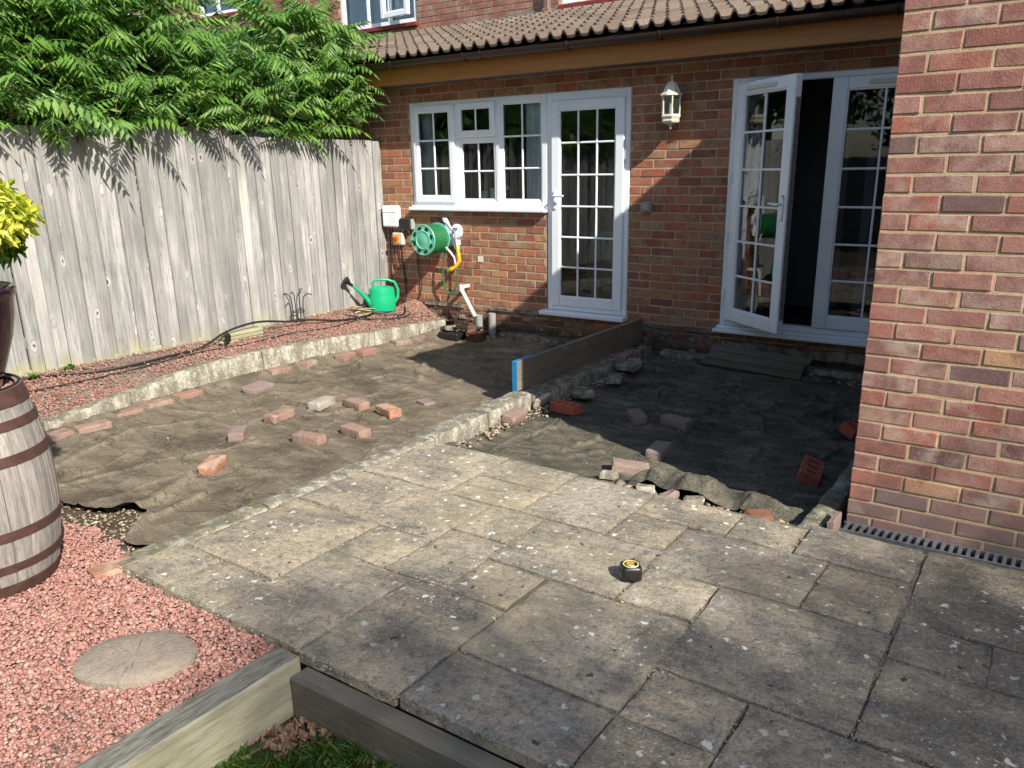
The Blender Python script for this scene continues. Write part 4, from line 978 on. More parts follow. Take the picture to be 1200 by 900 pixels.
# ------------------------------------------------------------------ loose bricks
def loose(x, y, ang, label, right=False, z=None, L_=.213, W_=.102, Hh=.063, mat=M_loose, tilt=(0, 0), holes=False, cat='brick', group='loose bricks weighing down the membrane'):
    if z is None: z = mz(x, y, right)-.004
    if not holes:
        V, F = rough_block(L_, W_, Hh, int((x*37+y*91)*1000)); me = mesh('brick', V, F, mat)
    else:
        me = perf(L_, W_, Hh, mat)
    o = put('brick', me, None, (x, y, z+Hh/2), (R(tilt[0]), R(tilt[1]), R(ang))); tag(o, label, cat, group); return o
def rough_block(a, b, c, seed):
    """a worn brick: subdivided box, rounded and chipped at some edges"""
    q = random.Random(seed); nx, ny, nz = 9, 5, 4; ix = {}; V = []; F = []; chips = [(q.choice((-1, 1)), q.choice((-1, 1)), q.choice((-1, 1)), q.uniform(.012, .026)) for _ in range(2)]
    def vid(i, j, k):
        if (i, j, k) not in ix:
            p = Vector((a*(i/nx-.5), b*(j/ny-.5), c*(k/nz-.5))); e = [abs(abs(p.x)-a/2) < 1e-6, abs(abs(p.y)-b/2) < 1e-6, abs(abs(p.z)-c/2) < 1e-6]
            if sum(e) >= 2: p = Vector((p.x-(.003 if e[0] else 0)*(1 if p.x > 0 else -1), p.y-(.003 if e[1] else 0)*(1 if p.y > 0 else -1), p.z-(.003 if e[2] else 0)*(1 if p.z > 0 else -1)))
            for sx, sy, sz, r0 in chips:
                cc = Vector((sx*a/2, sy*b/2, sz*c/2)); d = (p-cc).length
                if d < r0: p = p+(Vector((0, 0, 0))-cc).normalized()*(r0-d)*.8
            p = p+Vector((q.uniform(-1, 1), q.uniform(-1, 1), q.uniform(-1, 1)))*.0011; ix[(i, j, k)] = len(V); V.append(tuple(p))
        return ix[(i, j, k)]
    for i in range(nx):
        for j in range(ny): F.append((vid(i, j, nz), vid(i+1, j, nz), vid(i+1, j+1, nz), vid(i, j+1, nz))); F.append((vid(i, j, 0), vid(i, j+1, 0), vid(i+1, j+1, 0), vid(i+1, j, 0)))
        for k in range(nz): F.append((vid(i, 0, k), vid(i+1, 0, k), vid(i+1, 0, k+1), vid(i, 0, k+1))); F.append((vid(i, ny, k), vid(i, ny, k+1), vid(i+1, ny, k+1), vid(i+1, ny, k)))
    for j in range(ny):
        for k in range(nz): F.append((vid(0, j, k), vid(0, j, k+1), vid(0, j+1, k+1), vid(0, j+1, k))); F.append((vid(nx, j, k), vid(nx, j+1, k), vid(nx, j+1, k+1), vid(nx, j, k+1)))
    return V, F
def perf(L_, W_, Hh, mat):
    xs = [-L_/2, -.072, -.048, -.012, .012, .048, .072, L_/2]; ys = [-W_/2, -.030, .030, W_/2]; m = MB(); h = Hh/2
    for i in range(7):
        for j in range(3):
            x0, x1, y0, y1 = xs[i], xs[i+1], ys[j], ys[j+1]; hole = i in (1, 3, 5) and j == 1; z = h-.05 if hole else h
            m.add([(x0, y0, z), (x1, y0, z), (x1, y1, z), (x0, y1, z)], [(0, 1, 2, 3)])
            if hole: m.add([(x0, y0, z), (x1, y0, z), (x1, y1, z), (x0, y1, z), (x0, y0, h), (x1, y0, h), (x1, y1, h), (x0, y1, h)], [(0, 4, 5, 1), (1, 5, 6, 2), (2, 6, 7, 3), (3, 7, 4, 0)])
    a, b = L_/2, W_/2
    m.add([(-a, -b, -h), (a, -b, -h), (a, b, -h), (-a, b, -h), (-a, -b, h), (a, -b, h), (a, b, h), (-a, b, h)], [(3, 2, 1, 0), (0, 1, 5, 4), (1, 2, 6, 5), (2, 3, 7, 6), (3, 0, 4, 7)])
    return m.mesh('brick', mat)
pale = brick_mat('pale_grey_loose_brick', [(0, (.31, .28, .235)), (1, (.36, .32, .27))], dirt=False, weather=(.5, .48, .42))
orange = brick_mat('orange_loose_brick', [(0, (.32, .15, .09)), (1, (.38, .19, .12))], dirt=False, weather=(.50, .44, .36))
dusk = brick_mat('dull_purple_loose_brick', [(0, (.20, .13, .11)), (1, (.26, .17, .15))], dirt=False, weather=(.28, .25, .22))
loose(1.487, -2.80, 103, 'pale grey brick left of the row of four loose bricks nearest the kerb', mat=pale)
loose(1.70, -2.66, 171, 'pinkish brick with pale end, between the pale grey brick and the orange-ended one')
loose(2.04, -2.675, 162, 'reddish brick with orange end, nearest the dividing strip in the left pit', mat=orange)
loose(2.16, -3.12, 172, 'buff pink brick lying alone nearest the middle of the left pit')
loose(2.01, -3.385, 189, 'long dull pink brick directly left of the buff one, near the patio strip', mat=M_loose)
loose(1.45, -3.16, 99, 'pink and white brick standing second from the concrete kerb')
loose(1.535, -3.57, 134, 'purplish brick turned corner-on, above the orange broken brick', mat=dusk, L_=.19)
loose(1.90, -4.02, 124, 'orange broken brick with white mortar, closest to the barrel', mat=orange, L_=.20)
loose(.66, -2.72, 108, 'flat brown tilted brick leaning on the concrete kerb', L_=.26, W_=.15, Hh=.045, mat=dusk, tilt=(10, 0))
loose(2.06, -2.30, 160, 'brown half brick sunk beside the dividing strip', z=-.165, mat=dusk, L_=.15)
loose(3.60, -1.87, 131, 'dark purple brick, leftmost of the two facing the double doors', True, mat=dusk)
loose(3.88, -1.83, 168, 'dark purple brick beside the middle of the dark sheet', True, mat=dusk)
loose(4.02, -2.42, 97, 'purple brick pointing away behind the sunlit pink one', True, mat=dusk)
loose(4.02, -2.80, 28, 'pink sunlit brick at the edge of the dark sheet', True, z=-.115, tilt=(0, 8))
loose(4.90, -2.36, 98, 'bright red three-hole brick lying beside the footing', True, z=-.10, mat=M_newred, holes=True, tilt=(20, -8), W_=.11)
loose(4.96, -1.52, 68, 'bright red three-hole brick half hidden behind the brick corner', True, z=-.07, mat=M_newred, holes=True, tilt=(22, 0))
loose(3.09, -1.965, -4, 'bright red brick with holes beside the dividing strip', True, z=-.115, mat=M_newred, holes=True)
loose(2.925, -2.37, 98, 'pink brick propped against the dividing strip', True, z=-.10, tilt=(14, 0))
loose(2.90, -1.98, 99, 'narrow pale tile edge leaning on the dividing strip', True, z=-.09, mat=pale, L_=.24, W_=.04, Hh=.07, tilt=(20, 0))
loose(2.90, -.70, 96, 'brown brick lying on the divider close to the back door board', True, z=-.02, mat=M_loose, L_=.19)
loose(5.205, -3.13, 90, 'dark red brick end wedged between the footing and drain', z=-.06, mat=dusk, L_=.15, W_=.035, Hh=.09)
loose(1.65, -.62, 172, 'flat grey brown brick below the kitchen window near the wall', mat=dusk, L_=.24, W_=.12, Hh=.04)
tag(put('brick', brick_mesh(.215, orange, 3, .06, .1)), 'orange brick set flush in the ground at the corner of the patio strip', 'brick'); ob = bpy.data.objects[[o.name for o in bpy.data.objects if o.get('label', '').startswith('orange brick set')][0]]; ob.location = (2.80, -5.10, -.045); ob.rotation_euler = (0, 0, R(78))
# bricks half bedded along the kerb foot
for i, (y, l_) in enumerate(((-4.26, .2), (-4.02, .22), (-3.72, .21), (-3.45, .21), (-3.18, .22), (-2.28, .2), (-1.98, .17), (-1.60, .2), (-1.36, .21), (-.86, .2), (-.62, .18))):
    x = float(strip_x(y))+.10+(.05 if i in (1, 7, 8) else 0)
    lab = ['nearest the barrel', 'second from the barrel', 'third from the barrel', 'fourth from the barrel', 'just before the tilted flat brick', 'just past the tilted flat brick', 'small and half buried midway along', 'pink and flat, opposite the wire plant holder', 'buff and flat, past the wire plant holder', 'opposite the watering can', 'last before the wall'][i]
    o = loose(x, y, 90+[8, -6, 4, 2, 5, -4, 12, 14, 6, -10, 25][i], 'kerb foot brick, '+lab, z=-.128 if i not in (7, 8, 9) else -.118, L_=l_, W_=.11, mat=M_loose, group='bricks half buried along the concrete kerb')
# broken lumps beside the divider
def lump(x, y, z, s, mat, label, seed, group='broken lumps beside the dividing strip'):
    q = random.Random(seed); m = MB(); V, F = chamfer(s[0], s[1], s[2], min(s)*.25); V = [tuple(c+q.uniform(-.14, .14)*min(s) for c in v) for v in V]
    m.add(V, F); o = put('lump', m.mesh('lump', mat), None, (x, y, z), (q.uniform(-.2, .2), q.uniform(-.2, .2), q.uniform(0, 3))); o.name = 'rubble_lump'; tag(o, label, 'rubble', group)
lump(2.98, -.78, -.03, (.2, .14, .07), M_found, 'grey angular lump of concrete right of the brown brick by the board', 1)
lump(3.03, -1.12, -.07, (.17, .12, .05), M_found, 'flat grey lump below the angular one', 2)
lump(3.02, -1.62, -.07, (.2, .13, .06), M_found, 'grey lump half wrapped in dark sheet beside the divider', 3)
lump(4.0, -3.02, -.06, (.09, .07, .05), M_strip, 'small pale lump next to the pink sunlit brick', 4)
lump(4.86, -3.14, -.07, (.17, .10, .08), M_clay, 'rounded orange lump under the end of the dark sheet', 5)
lump(.95, -.30, -.02, (.22, .10, .06), M_clay, 'dark broken clay piece left of the drain gully', 6)
lump(.62, -.26, -.03, (.28, .12, .05), M_render, 'grey slab fragment near the end of the kerb', 7)
lump(1.9, -.22, -.05, (.14, .09, .05), M_render, 'grey fragment right of the drain gully', 8)
for i, (a, b) in enumerate(((4.28, -3.15), (4.42, -3.17), (4.55, -3.16))): lump(a, b, -.035, (.10, .06, .04), [M_strip, M_loose, M_strip][i], ['pale', 'pink', 'cream'][i]+' mortar lump at the broken patio edge under the lifted sheet', 20+i)
# ================================================================== fence
fence = thing('close_board_fence', 'tall silvered close board fence with pale posts behind the chippings', 'fence', (-.45, -3, 0))
_bd = []
for v_ in range(6):
    q = random.Random(v_+50); w_ = .0945; V = []; hgt = 1.78; F = []; ns = 6
    for j in range(ns+1):
        z = hgt*j/ns; dx = q.uniform(-.0025, .0025)
        for y, x in ((-w_/2, -.012), (-w_/2+.002, .006), (0, .008+q.uniform(-.002, .002)), (w_/2-.002, .006), (w_/2, -.012)): V.append((x+dx, y, z))
    for j in range(ns):
        for k in range(4): a = j*5+k; F.append((a, a+1, a+6, a+5))
    F.append(tuple(ns*5+k for k in range(5)))
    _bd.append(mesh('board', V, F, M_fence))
posts = [-9.4, -7.52, -5.63, -3.74, -1.82, .02]
for i in range(len(posts)-1):
    a, b = posts[i]+.05, posts[i+1]-.05; n = int(round((b-a)/.098)); st = (b-a)/n; top = [1.86, 1.87, 1.885, 1.90, 1.868][i]
    for k in range(n):
        y = a+(k+.5)*st; zb = float(fence_z(y))-.03
        o = put('board', _bd[random.randrange(6)], fence, (-.453+(.006 if k % 2 else -.005)+random.uniform(-.003, .003), y, zb), rot=(random.uniform(-.004, .004), random.uniform(-.004, .004), random.uniform(-.09, .09)))
        o.scale.z = (top-zb+random.uniform(-.006, .004)+(.035 if i == 3 and k > 6 else 0))/1.78
    box_obj('gravel_board', fence, -.462, -.45, a, b, float(fence_z(a))-.1, float(fence_z(a))+.02, M_post, .003)
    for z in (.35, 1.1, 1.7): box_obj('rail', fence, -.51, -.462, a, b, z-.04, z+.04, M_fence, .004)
for y in posts[:-1]: box_obj('post', fence, -.53, -.437, y-.046, y+.046, -.1, 1.885, M_post, .006)
box_obj('post', fence, -.53, -.445, -.03, -.001+.0, -.1, 1.86, M_fence, .006)
# back boundary behind the camera (seen in the glass)
bf = thing('garden_back_fence', 'plain timber fence closing the garden behind the camera', 'fence', (2, -14, 0))
m = MB()
for k in range(150): x = -.5+k*.11; m.box(x-.053, x+.053, -14.02+random.uniform(-.004, .004), -14, -.2, 1.75, .003)
put('boards', m.mesh('boards', M_fence), bf, kind='stuff')
# ================================================================== sumac
def frond_mesh(seed, L_=.50):
    q = random.Random(seed); V = []; F = []; T = []; npair = 10; droop = q.uniform(.55, 1.15); pts = []
    for i in range(npair+2):
        t = i/(npair+1); a = -.75+droop*1.6*t
        if i == 0: p = Vector((0, 0, 0))
        else: p = pts[-1]+Vector((math.cos(a), 0, -math.sin(a)))*(L_/(npair+1))
        pts.append(p)
    def leaflet(p, d, n, ln, wd):
        u = Vector((0, 0, 1)); s = d.cross(n).normalized()*wd; b = len(V); dn = Vector((0, 0, -1))
        c1 = p+d*ln*.45+dn*ln*.04; tip = p+d*ln+dn*ln*.22
        V.extend([tuple(p), tuple(p+d*ln*.35+s-n*wd*.5), tuple(c1+n*wd*.15), tuple(p+d*ln*.35-s-n*wd*.5), tuple(tip)])
        F.extend([(b, b+1, b+2), (b, b+2, b+3), (b+1, b+4, b+2), (b+3, b+2, b+4)]); t_ = q.uniform(0, .18); T.extend([t_]*4)
    for i in range(1, npair+1):
        t = i/(npair+1); env = math.sin(math.pi*min(1, .18+t*.82))**.6; ln = .132*env*q.uniform(.9, 1.1)
        tg = (pts[i+1]-pts[i-1]).normalized(); up = Vector((0, 0, 1))
        for s_ in (-1, 1):
            d = (tg*.42+Vector((0, s_, 0))*.95+Vector((0, 0, -1))*q.uniform(.35, 1.0)).normalized(); n = (up-d*up.dot(d)).normalized(); leaflet(pts[i], d, n, ln, q.uniform(.0145, .0185))
    tg = (pts[-1]-pts[-2]).normalized(); leaflet(pts[-1], tg, Vector((0, 1, 0)), .09, .013)
    for i in range(len(pts)-1):
        b = len(V); r0 = .003
        for p in (pts[i], pts[i+1]): V.extend([(p.x, p.y-r0, p.z), (p.x, p.y, p.z+r0), (p.x, p.y+r0, p.z)])
        F.extend([(b, b+3, b+4, b+1), (b+1, b+4, b+5, b+2)]); T.extend([.9, .9])
    return V, F, T
FR = [frond_mesh(s) for s in range(9)]
FM = [mesh('leaf', V, F, M_sumac, False, T) for V, F, T in FR]
FRT = []
for V, F, T in FR:
    f2 = []; t2 = []
    for f, t in zip(F, T):
        f2.append(f[:3]); t2.append(t)
        if len(f) == 4: f2.append((f[0], f[2], f[3])); t2.append(t)
    FRT.append((np.array(V), np.array(f2), np.array(t2)))
def ztop(y): return ip(y, [-8, -6, -3.4, -2.5, -2.1, -1.5, -1.15, -.9, -.6, -.3, 0], [3.5, 3.5, 3.35, 3.05, 2.62, 2.62, 3.05, 3.05, 2.85, 2.62, 2.3])
def sumac(y0, y1, label, seed, nros):
    q = random.Random(seed); cy = (y0+y1)/2; t = thing('sumac_tree', label, 'tree', (-1.25, cy, 0), group='sumac trees behind the fence')
    m = MB(); tips = []; trunks = []
    for k in range(4):
        by = y0+(y1-y0)*(k+.5)/4; top = Vector((-1.2+q.uniform(-.3, .3), by+q.uniform(-.3, .3), min(float(ztop(by))-.5, 2.6)))
        pts = [Vector((-1.25+q.uniform(-.2, .2), by, 0)), Vector((-1.2+q.uniform(-.2, .2), by+q.uniform(-.2, .2), 1.1)), top]; m.tube(pts, [.045, .035, .022], 7); trunks.append(top)
    put('trunk', m.mesh('trunk', M_stem, True), t)
    ros = []; tries = 0
    while len(ros) < nros and tries < 40000:
        tries += 1; y = q.uniform(y0, y1); zt = float(ztop(y)); layer = q.random()
        if layer < .6: x = q.uniform(-.62, -.34); z = q.uniform(1.90 if y > -3.3 else 1.74, min(zt-.05, 2.9))
        else: x = q.uniform(-1.9, -.7); z = q.uniform(2.1, zt+(.35 if y < -3.2 else -.12))
        z = min(z, zt+.25*max(0, min(1, (-y-3))))
        if y > -.25 and x > -.5 and z > 2.15: continue
        p = Vector((x, y, z))
        if all((p-o).length > .21 for o in ros): ros.append(p)
    m = MB(); fr = []
    for p in ros:
        tp = min(trunks, key=lambda v: (v-p).length); mid = (tp+p)/2+Vector((0, 0, -.1)); m.tube([tp-Vector((0, 0, .3)), mid, p-Vector((0, 0, .02))], [.014, .010, .007], 5, False)
        n = q.randint(5, 8); a0 = q.uniform(0, 6.28)
        for k in range(n):
            az = a0+k*2*math.pi/n+q.uniform(-.3, .3)
            d = Vector((math.cos(az), math.sin(az), 0))
            if p.y > -.35 and d.y > .45: continue
            el = q.uniform(-.2, .6); sc = q.uniform(.75, 1.22)*(.8 if p.y > -.5 else 1)
            if p.y+d.y*.4*sc > .0: sc *= .6
            fr.append((p+Vector((0, 0, q.uniform(-.04, .05))), (0, -el, az), sc, q.randrange(len(FM)), q.random()))
    put('branches', m.mesh('branches', M_stem, True), t)
    fr.sort(key=lambda f: (f[0]-CAMP).length-.6*(f[0].x > -.65))
    for p, r__, s, k, _ in fr[:300]:
        o = put('leaf', FM[k], t, p, rot=r__); o.scale = (s, s, s)
    VV, FF, TT = [], [], []; off = 0
    from mathutils import Euler
    for p, r__, s, k, rn in fr[300:]:
        Rm = np.array(Euler(r__).to_matrix()); V, F, T = FRT[k]; VV.append((V*s)@Rm.T+np.array(p)); FF.append(F+off); TT.append((T+rn) % 1); off += len(V)
    if VV: o = put('foliage', mesh('foliage', np.vstack(VV), np.vstack(FF), M_sumacj, False, np.concatenate(TT)), t, kind='stuff')
    return len(fr)
sumac(-1.75, -.22, 'sumac tree nearest the house, its fronds hanging over the fence beside the lean-to roof', 1, 95)
sumac(-3.35, -1.7, 'sumac tree with dense green fronds over the middle of the fence', 2, 120)
sumac(-5.6, -3.3, 'sumac tree with fronds hanging lowest at the left edge above the golden shrub', 3, 215)
sumac(-9.5, -5.7, 'sumac tree further down the fence, beyond the left edge', 4, 90)
LATE_HEDGE = True
# ================================================================== trees in the garden (cast the dappled shade, seen in the glass)
def leaf_tree(x, y, h, blobs, n, label, seed, ls=.06, mat=M_tree, cat='tree', name='garden_tree', tr=.11):
    q = np.random.default_rng(seed); t = thing(name, label, cat, (x, y, -.25)); m = MB()
    base = Vector((x, y, -.25)); c0 = Vector((x, y, h*.45)); m.tube([base, Vector((x+.05, y, h*.2)), c0], [tr*1.3, tr, tr*.75], 9)
    for b in blobs:
        c = Vector(b[:3]); m.tube([c0-Vector((0, 0, h*.05)), (c0+c)/2+Vector((0, 0, .1)), c], [tr*.5, tr*.33, tr*.15], 6, False)
    put('trunk', m.mesh('trunk', M_bark, True), t)
    per = np.array([b[3]*b[4]*b[5] for b in blobs]); per = per/per.sum(); P = []
    for b, f in zip(blobs, per):
        k = int(n*f); nc = max(6, k//45); d = q.normal(size=(nc, 3)); d /= np.linalg.norm(d, axis=1)[:, None]; r = q.uniform(.25, 1, nc)**.5
        cc = np.array(b[:3])+d*r[:, None]*np.array(b[3:6]); j = q.integers(0, nc, k); P.append(cc[j]+q.normal(0, .19, (k, 3)))
    P = np.vstack(P); k = len(P); a = q.normal(size=(k, 3)); a /= np.linalg.norm(a, axis=1)[:, None]; bb = np.cross(a, q.normal(size=(k, 3))); bb /= np.linalg.norm(bb, axis=1)[:, None]
    s = ls*q.uniform(.6, 1.3, (k, 1)); V = np.stack([P-a*s, P-bb*s*.5, P+a*s, P+bb*s*.5], 1).reshape(-1, 3); F = np.arange(4*k).reshape(-1, 4)
    put('crown', mesh('crown', V, F, mat, False, q.uniform(0, 1, k)), t, kind='stuff')
leaf_tree(18.6, -11, 10.5, [(18.4, -10.9, 10.0, 1.5, 1.6, 1.45), (18.55, -9.2, 9.6, 1.1, 1.3, 1.0), (18.7, -13.0, 10.0, 1.4, 1.4, 1.4), (18.0, -8.25, 8.9, 0.9, 1.05, 0.95), (18.2, -11.4, 8.5, 1.3, 2.0, 0.8), (18.2, -9.3, 8.3, 1.1, 1.5, 0.8), (18.4, -10.5, 7.1, 1.4, 2.2, 0.9)], 34000, 'leafy garden tree to the right of the camera whose shade falls on the patio', 21, .058)
leaf_tree(2.5, -17, 6, [(2.5, -17, 5.2, 3.0, 1.6, 3.4), (-1.5, -16.5, 4.4, 3.0, 1.2, 3.0), (6, -16.8, 4.8, 3.0, 1.3, 3.2)], 22000, 'broad garden tree behind the back fence', 22, .11)
leaf_tree(8.8, -16.5, 6, [(9, -16.5, 4.2, 2.6, 1.6, 2.6), (12, -15, 3.6, 2.0, 1.2, 2.0)], 8000, 'second garden tree behind the back fence on the right', 23, .11)
leaf_tree(-3.6, -5.0, 4.4, [(-2.6, -5.2, 1.9, .7, 2.6, 1.0), (-2.7, -2.6, 1.6, .6, 1.6, .8), (-3.3, -4.6, 3.0, 1.0, 1.6, 1.6), (-3.4, -6.8, 3.0, 1.0, 1.6, 1.5), (-3.0, -3.3, 2.3, .8, 1.0, .9), (-3.6, -9, 3, 1, 1.8, 1.5)], 24000, 'dark leafy shrub mass filling in behind the sumac trees', 24, .075)
leaf_tree(-1.9, -4.6, 2.6, [(-1.75, -4.9, 2.15, .4, 2.0, .42), (-1.75, -2.6, 2.1, .4, 1.5, .38), (-1.75, -7.5, 2.1, .4, 1.6, .45)], 26000, 'low dark hedge glimpsed between the fence top and the sumac fronds', 25, .05, cat='hedge', name='neighbour_hedge', tr=.05)
# ================================================================== barrel, pot, shrub
BC = (2.44, -5.44); BZ = -.03; BH = .80
def brad(t): return .243+.056*(1-((t-.5)/.5)**2)
barrel = thing('oak_barrel', 'half seen bleached oak barrel with red brown hoops standing in the red gravel', 'barrel', (*BC, BZ))
NS = 26
for i in range(NS):
    a0, a1 = 2*math.pi*i/NS+.006, 2*math.pi*(i+1)/NS-.006; V = []; F = []; nz = 12; dr = random.uniform(-.0015, .0015)
    for j in range(nz+1):
        t = j/nz; r = brad(t)+dr
        for a, rr in ((a0, r-.022), (a0, r-.002), ((a0+a1)/2, r), (a1, r-.002), (a1, r-.022)): V.append((rr*math.cos(a), rr*math.sin(a), BH*t))
    for j in range(nz):
        for k in range(4): b = j*5+k; F.append((b, b+1, b+6, b+5))
    F.append(tuple(nz*5+k for k in range(5))); F.append(tuple(range(5))[::-1])
    put('stave', mesh('stave', V, F, M_stave), barrel, (*BC, BZ))
for t, wd in ((.035, .052), (.155, .036), (.325, .040), (.685, .040), (.845, .036), (.962, .062)):
    m = MB(); z0, z1 = BH*t-wd/2, BH*t+wd/2; m.lathe([(brad(z0/BH)+.0005, z0), (brad(z0/BH)+.0035, z0+.001), (brad(z1/BH)+.0035, z1-.001), (brad(z1/BH)+.0005, z1)], 56)
    put('hoop', m.mesh('hoop', M_hoop, True), barrel, (*BC, BZ))
for t in (.035, .155, .325, .685, .845, .962):
    m = MB()
    for a in (-.62, -.52):
        rr_ = brad(t)+.004; m.lathe([(0, .004), (.004, .0025), (.006, 0)], 8); n_ = 24; Mx = Matrix.Rotation(a, 3, 'Z') @ Matrix.Rotation(R(90), 3, 'Y'); b0 = len(m.V)-24; m.V[b0:] = [tuple(Mx @ Vector(v)+Vector((rr_*math.cos(a), rr_*math.sin(a), BH*t))) for v in m.V[b0:]]
    put('rivet', m.mesh('rivet', M_iron, True), barrel, (*BC, BZ))
m = MB(); m.lathe([(0, BH-.035), (.222, BH-.035)], 30); put('barrel_head', m.mesh('barrel_head', M_bed), barrel, (*BC, BZ))
q = np.random.default_rng(6); n = 1500; a = q.uniform(0, 6.28, n); r = .218*np.sqrt(q.uniform(0, 1, n)); _stones(n, BC[0]+r*np.cos(a), BC[1]+r*np.sin(a), BZ+BH-.03+q.uniform(0, .012, n), .0085, M_gravel, 'barrel_top_chippings', 19, .75, label='red chippings filling the top of the barrel', category='gravel')
m = MB(); m.tube([(BC[0]+.236*math.cos(a), BC[1]+.236*math.sin(a), BZ+BH+.004) for a in np.linspace(-1.2, 2.2, 30)], .005, 6); o = put('barrel_cable', m.mesh('barrel_cable', M_rubber, True)); tag(o, 'thin black cable lying round the rim of the barrel top', 'cable')
PZ = BZ+BH-.02
pot = thing('glazed_pot', 'large dark plum glazed pot standing on the oak barrel', 'plant pot', (*BC, PZ))
PF = .90; m = MB(); m.lathe([(a*PF, b) for a, b in [(0, 0), (.185, 0), (.20, .015), (.235, .10), (.275, .20), (.300, .29), (.307, .345), (.312, .36), (.322, .372), (.322, .388), (.312, .395), (.296, .392), (.290, .37), (.28, .34), (0, .34)]], 56)
put('pot_body', m.mesh('pot_body', M_pot, True), pot, (*BC, PZ))
m = MB(); m.lathe([(0, .355), (.258, .355)], 30); put('compost', m.mesh('compost', M_soil), pot, (*BC, PZ))
SC = Vector((BC[0], BC[1], 1.385)); shrub = thing('golden_shrub', 'golden yellow leaved shrub growing from the plum pot', 'shrub', (*BC, PZ+.35))
m = MB(); q = random.Random(3)
for k in range(12):
    a = q.uniform(0, 6.28); e = SC+Vector((math.cos(a)*.28, math.sin(a)*.28, q.uniform(-.05, .1))); m.tube([(BC[0], BC[1], PZ+.34), (BC[0]+.04*math.cos(a), BC[1]+.04*math.sin(a), 1.22), e], [.012, .009, .004], 6, False)
put('stems', m.mesh('stems', M_bark, True), shrub)
def ovleaf(L_, W_):
    V = [(0, 0, 0), (L_*.3, W_*.42, .004), (L_*.68, W_*.5, .003), (L_, 0, -.006), (L_*.68, -W_*.5, .003), (L_*.3, -W_*.42, .004), (L_*.5, 0, -.004)]
    return V, [(0, 6, 1), (1, 6, 2), (2, 6, 3), (3, 6, 4), (4, 6, 5), (5, 6, 0)]
def cluster(seed):
    q = random.Random(seed); m = MB()
    for k in range(3):
        V, F = ovleaf(q.uniform(.05, .068), q.uniform(.018, .024)); Mx = Matrix.Rotation(k*2.09+q.uniform(-.3, .3), 3, 'Z') @ Matrix.Rotation(q.uniform(-.7, -.1), 3, 'Y'); m.add([Mx @ Vector(v) for v in V], F, q.random())
    return m
CLm = [cluster(s) for s in range(6)]
cg = [c.mesh('leaf_cluster', M_gold, tone=True) for c in CLm]; cgr = [c.mesh('leaf_cluster', M_gleaf, tone=True) for c in CLm]
L = []
for k in range(2000):
    d = Vector((q.gauss(0, 1), q.gauss(0, 1), q.gauss(0, 1))).normalized(); rr = q.uniform(.45, 1)**.4
    bump_ = 1+.12*math.sin(d.x*7+1)*math.sin(d.y*6+d.z*5)
    p = SC+Vector((d.x*.365, d.y*.365, d.z*.185))*rr*bump_
    L.append((p, d, rr))
L.sort(key=lambda t: (t[0]-CAMP).length-t[0].x*1.2+(0 if t[2] > .8 else .4)); 
jm = MB(); jg = MB()
for i, (p, d, rr) in enumerate(L):
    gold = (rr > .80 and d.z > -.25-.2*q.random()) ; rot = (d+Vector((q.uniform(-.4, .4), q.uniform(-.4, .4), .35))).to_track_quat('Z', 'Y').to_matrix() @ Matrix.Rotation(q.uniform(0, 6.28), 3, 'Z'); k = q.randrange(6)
    if i < 300: put('leaf_cluster', (cg if gold else cgr)[k], shrub, p, rot=rot.to_euler())
    else:
        M2 = jm if gold else jg; c = CLm[k]; M2.add([rot @ Vector(v)+p for v in c.V], c.F, q.random())
put('golden_foliage', jm.mesh('golden_foliage', M_gold, tone=True), shrub, kind='stuff'); put('inner_foliage', jg.mesh('inner_foliage', M_gleaf, tone=True), shrub, kind='stuff')
# stepping slice
V = []; n = 48
for k in range(n):
    a = 2*math.pi*k/n; r = .172+.014*math.sin(2*a+.6)+.006*math.sin(5*a)+random.uniform(-.002, .002); V.append((r*math.cos(a)*1.05, r*math.sin(a)*.95))
m = MB(); base = [(x, y, -.03) for x, y in V]; t1 = [(x, y, -.004) for x, y in V]; t2 = [(x*.965, y*.965, 0) for x, y in V]; A = base+t1+t2+[(x*.5, y*.5, .001) for x, y in V]+[(0, 0, 0)]
F = [(i+s*n, (i+1) % n+s*n, (i+1) % n+(s+1)*n, i+(s+1)*n) for s in range(3) for i in range(n)]+[(3*n+i, 3*n+(i+1) % n, 4*n) for i in range(n)]; m.add(A, F)
o = put('stepping_stone', m.mesh('stepping_stone', M_slice, True), None, (3.50, -5.44, -.010), (0, 0, R(20))); tag(o, 'oval log slice stepping stone with radial cracks in the red gravel', 'stepping stone')
# ================================================================== wall fittings
wf = thing('electrical_box', 'white plastic electrical box at the fence end of the wall', 'junction box', (-.30, 0, 1.08))
m = MB(); m.box(-.405, -.19, -.085, -.001, .968, 1.195, .016); m.box(-.40, -.195, -.089, -.084, 1.13, 1.134, .001); put('housing', m.mesh('housing', M_white), wf)
bb = thing('black_socket_box', 'black outdoor box with two cable glands beside the white box', 'junction box', (-.09, 0, 1.0))
m = MB(); m.box(-.175, -.02, -.07, -.001, .945, 1.068, .01); put('housing', m.mesh('housing', M_black), bb); m = MB(); m.box(-.019, .0, -.06, -.001, .95, 1.06, .004); put('hinge_side', m.mesh('hinge_side', M_grey), bb)
for x in (-.14, -.07):
    m = MB(); m.lathe([(0, -.03), (.012, -.03), (.014, 0), (0, 0)], 10, (x, -.035, .945)); put('cable_gland', m.mesh('cable_gland', M_grey), bb)
iso = thing('isolator_switch', 'grey isolator switch with a red and yellow rotary handle', 'switch', (-.22, 0, .84))
m = MB(); m.box(-.295, -.15, -.06, -.001, .777, .91, .01); put('housing', m.mesh('housing', plain('light_grey_plastic', (.55, .55, .52), .45)), iso)
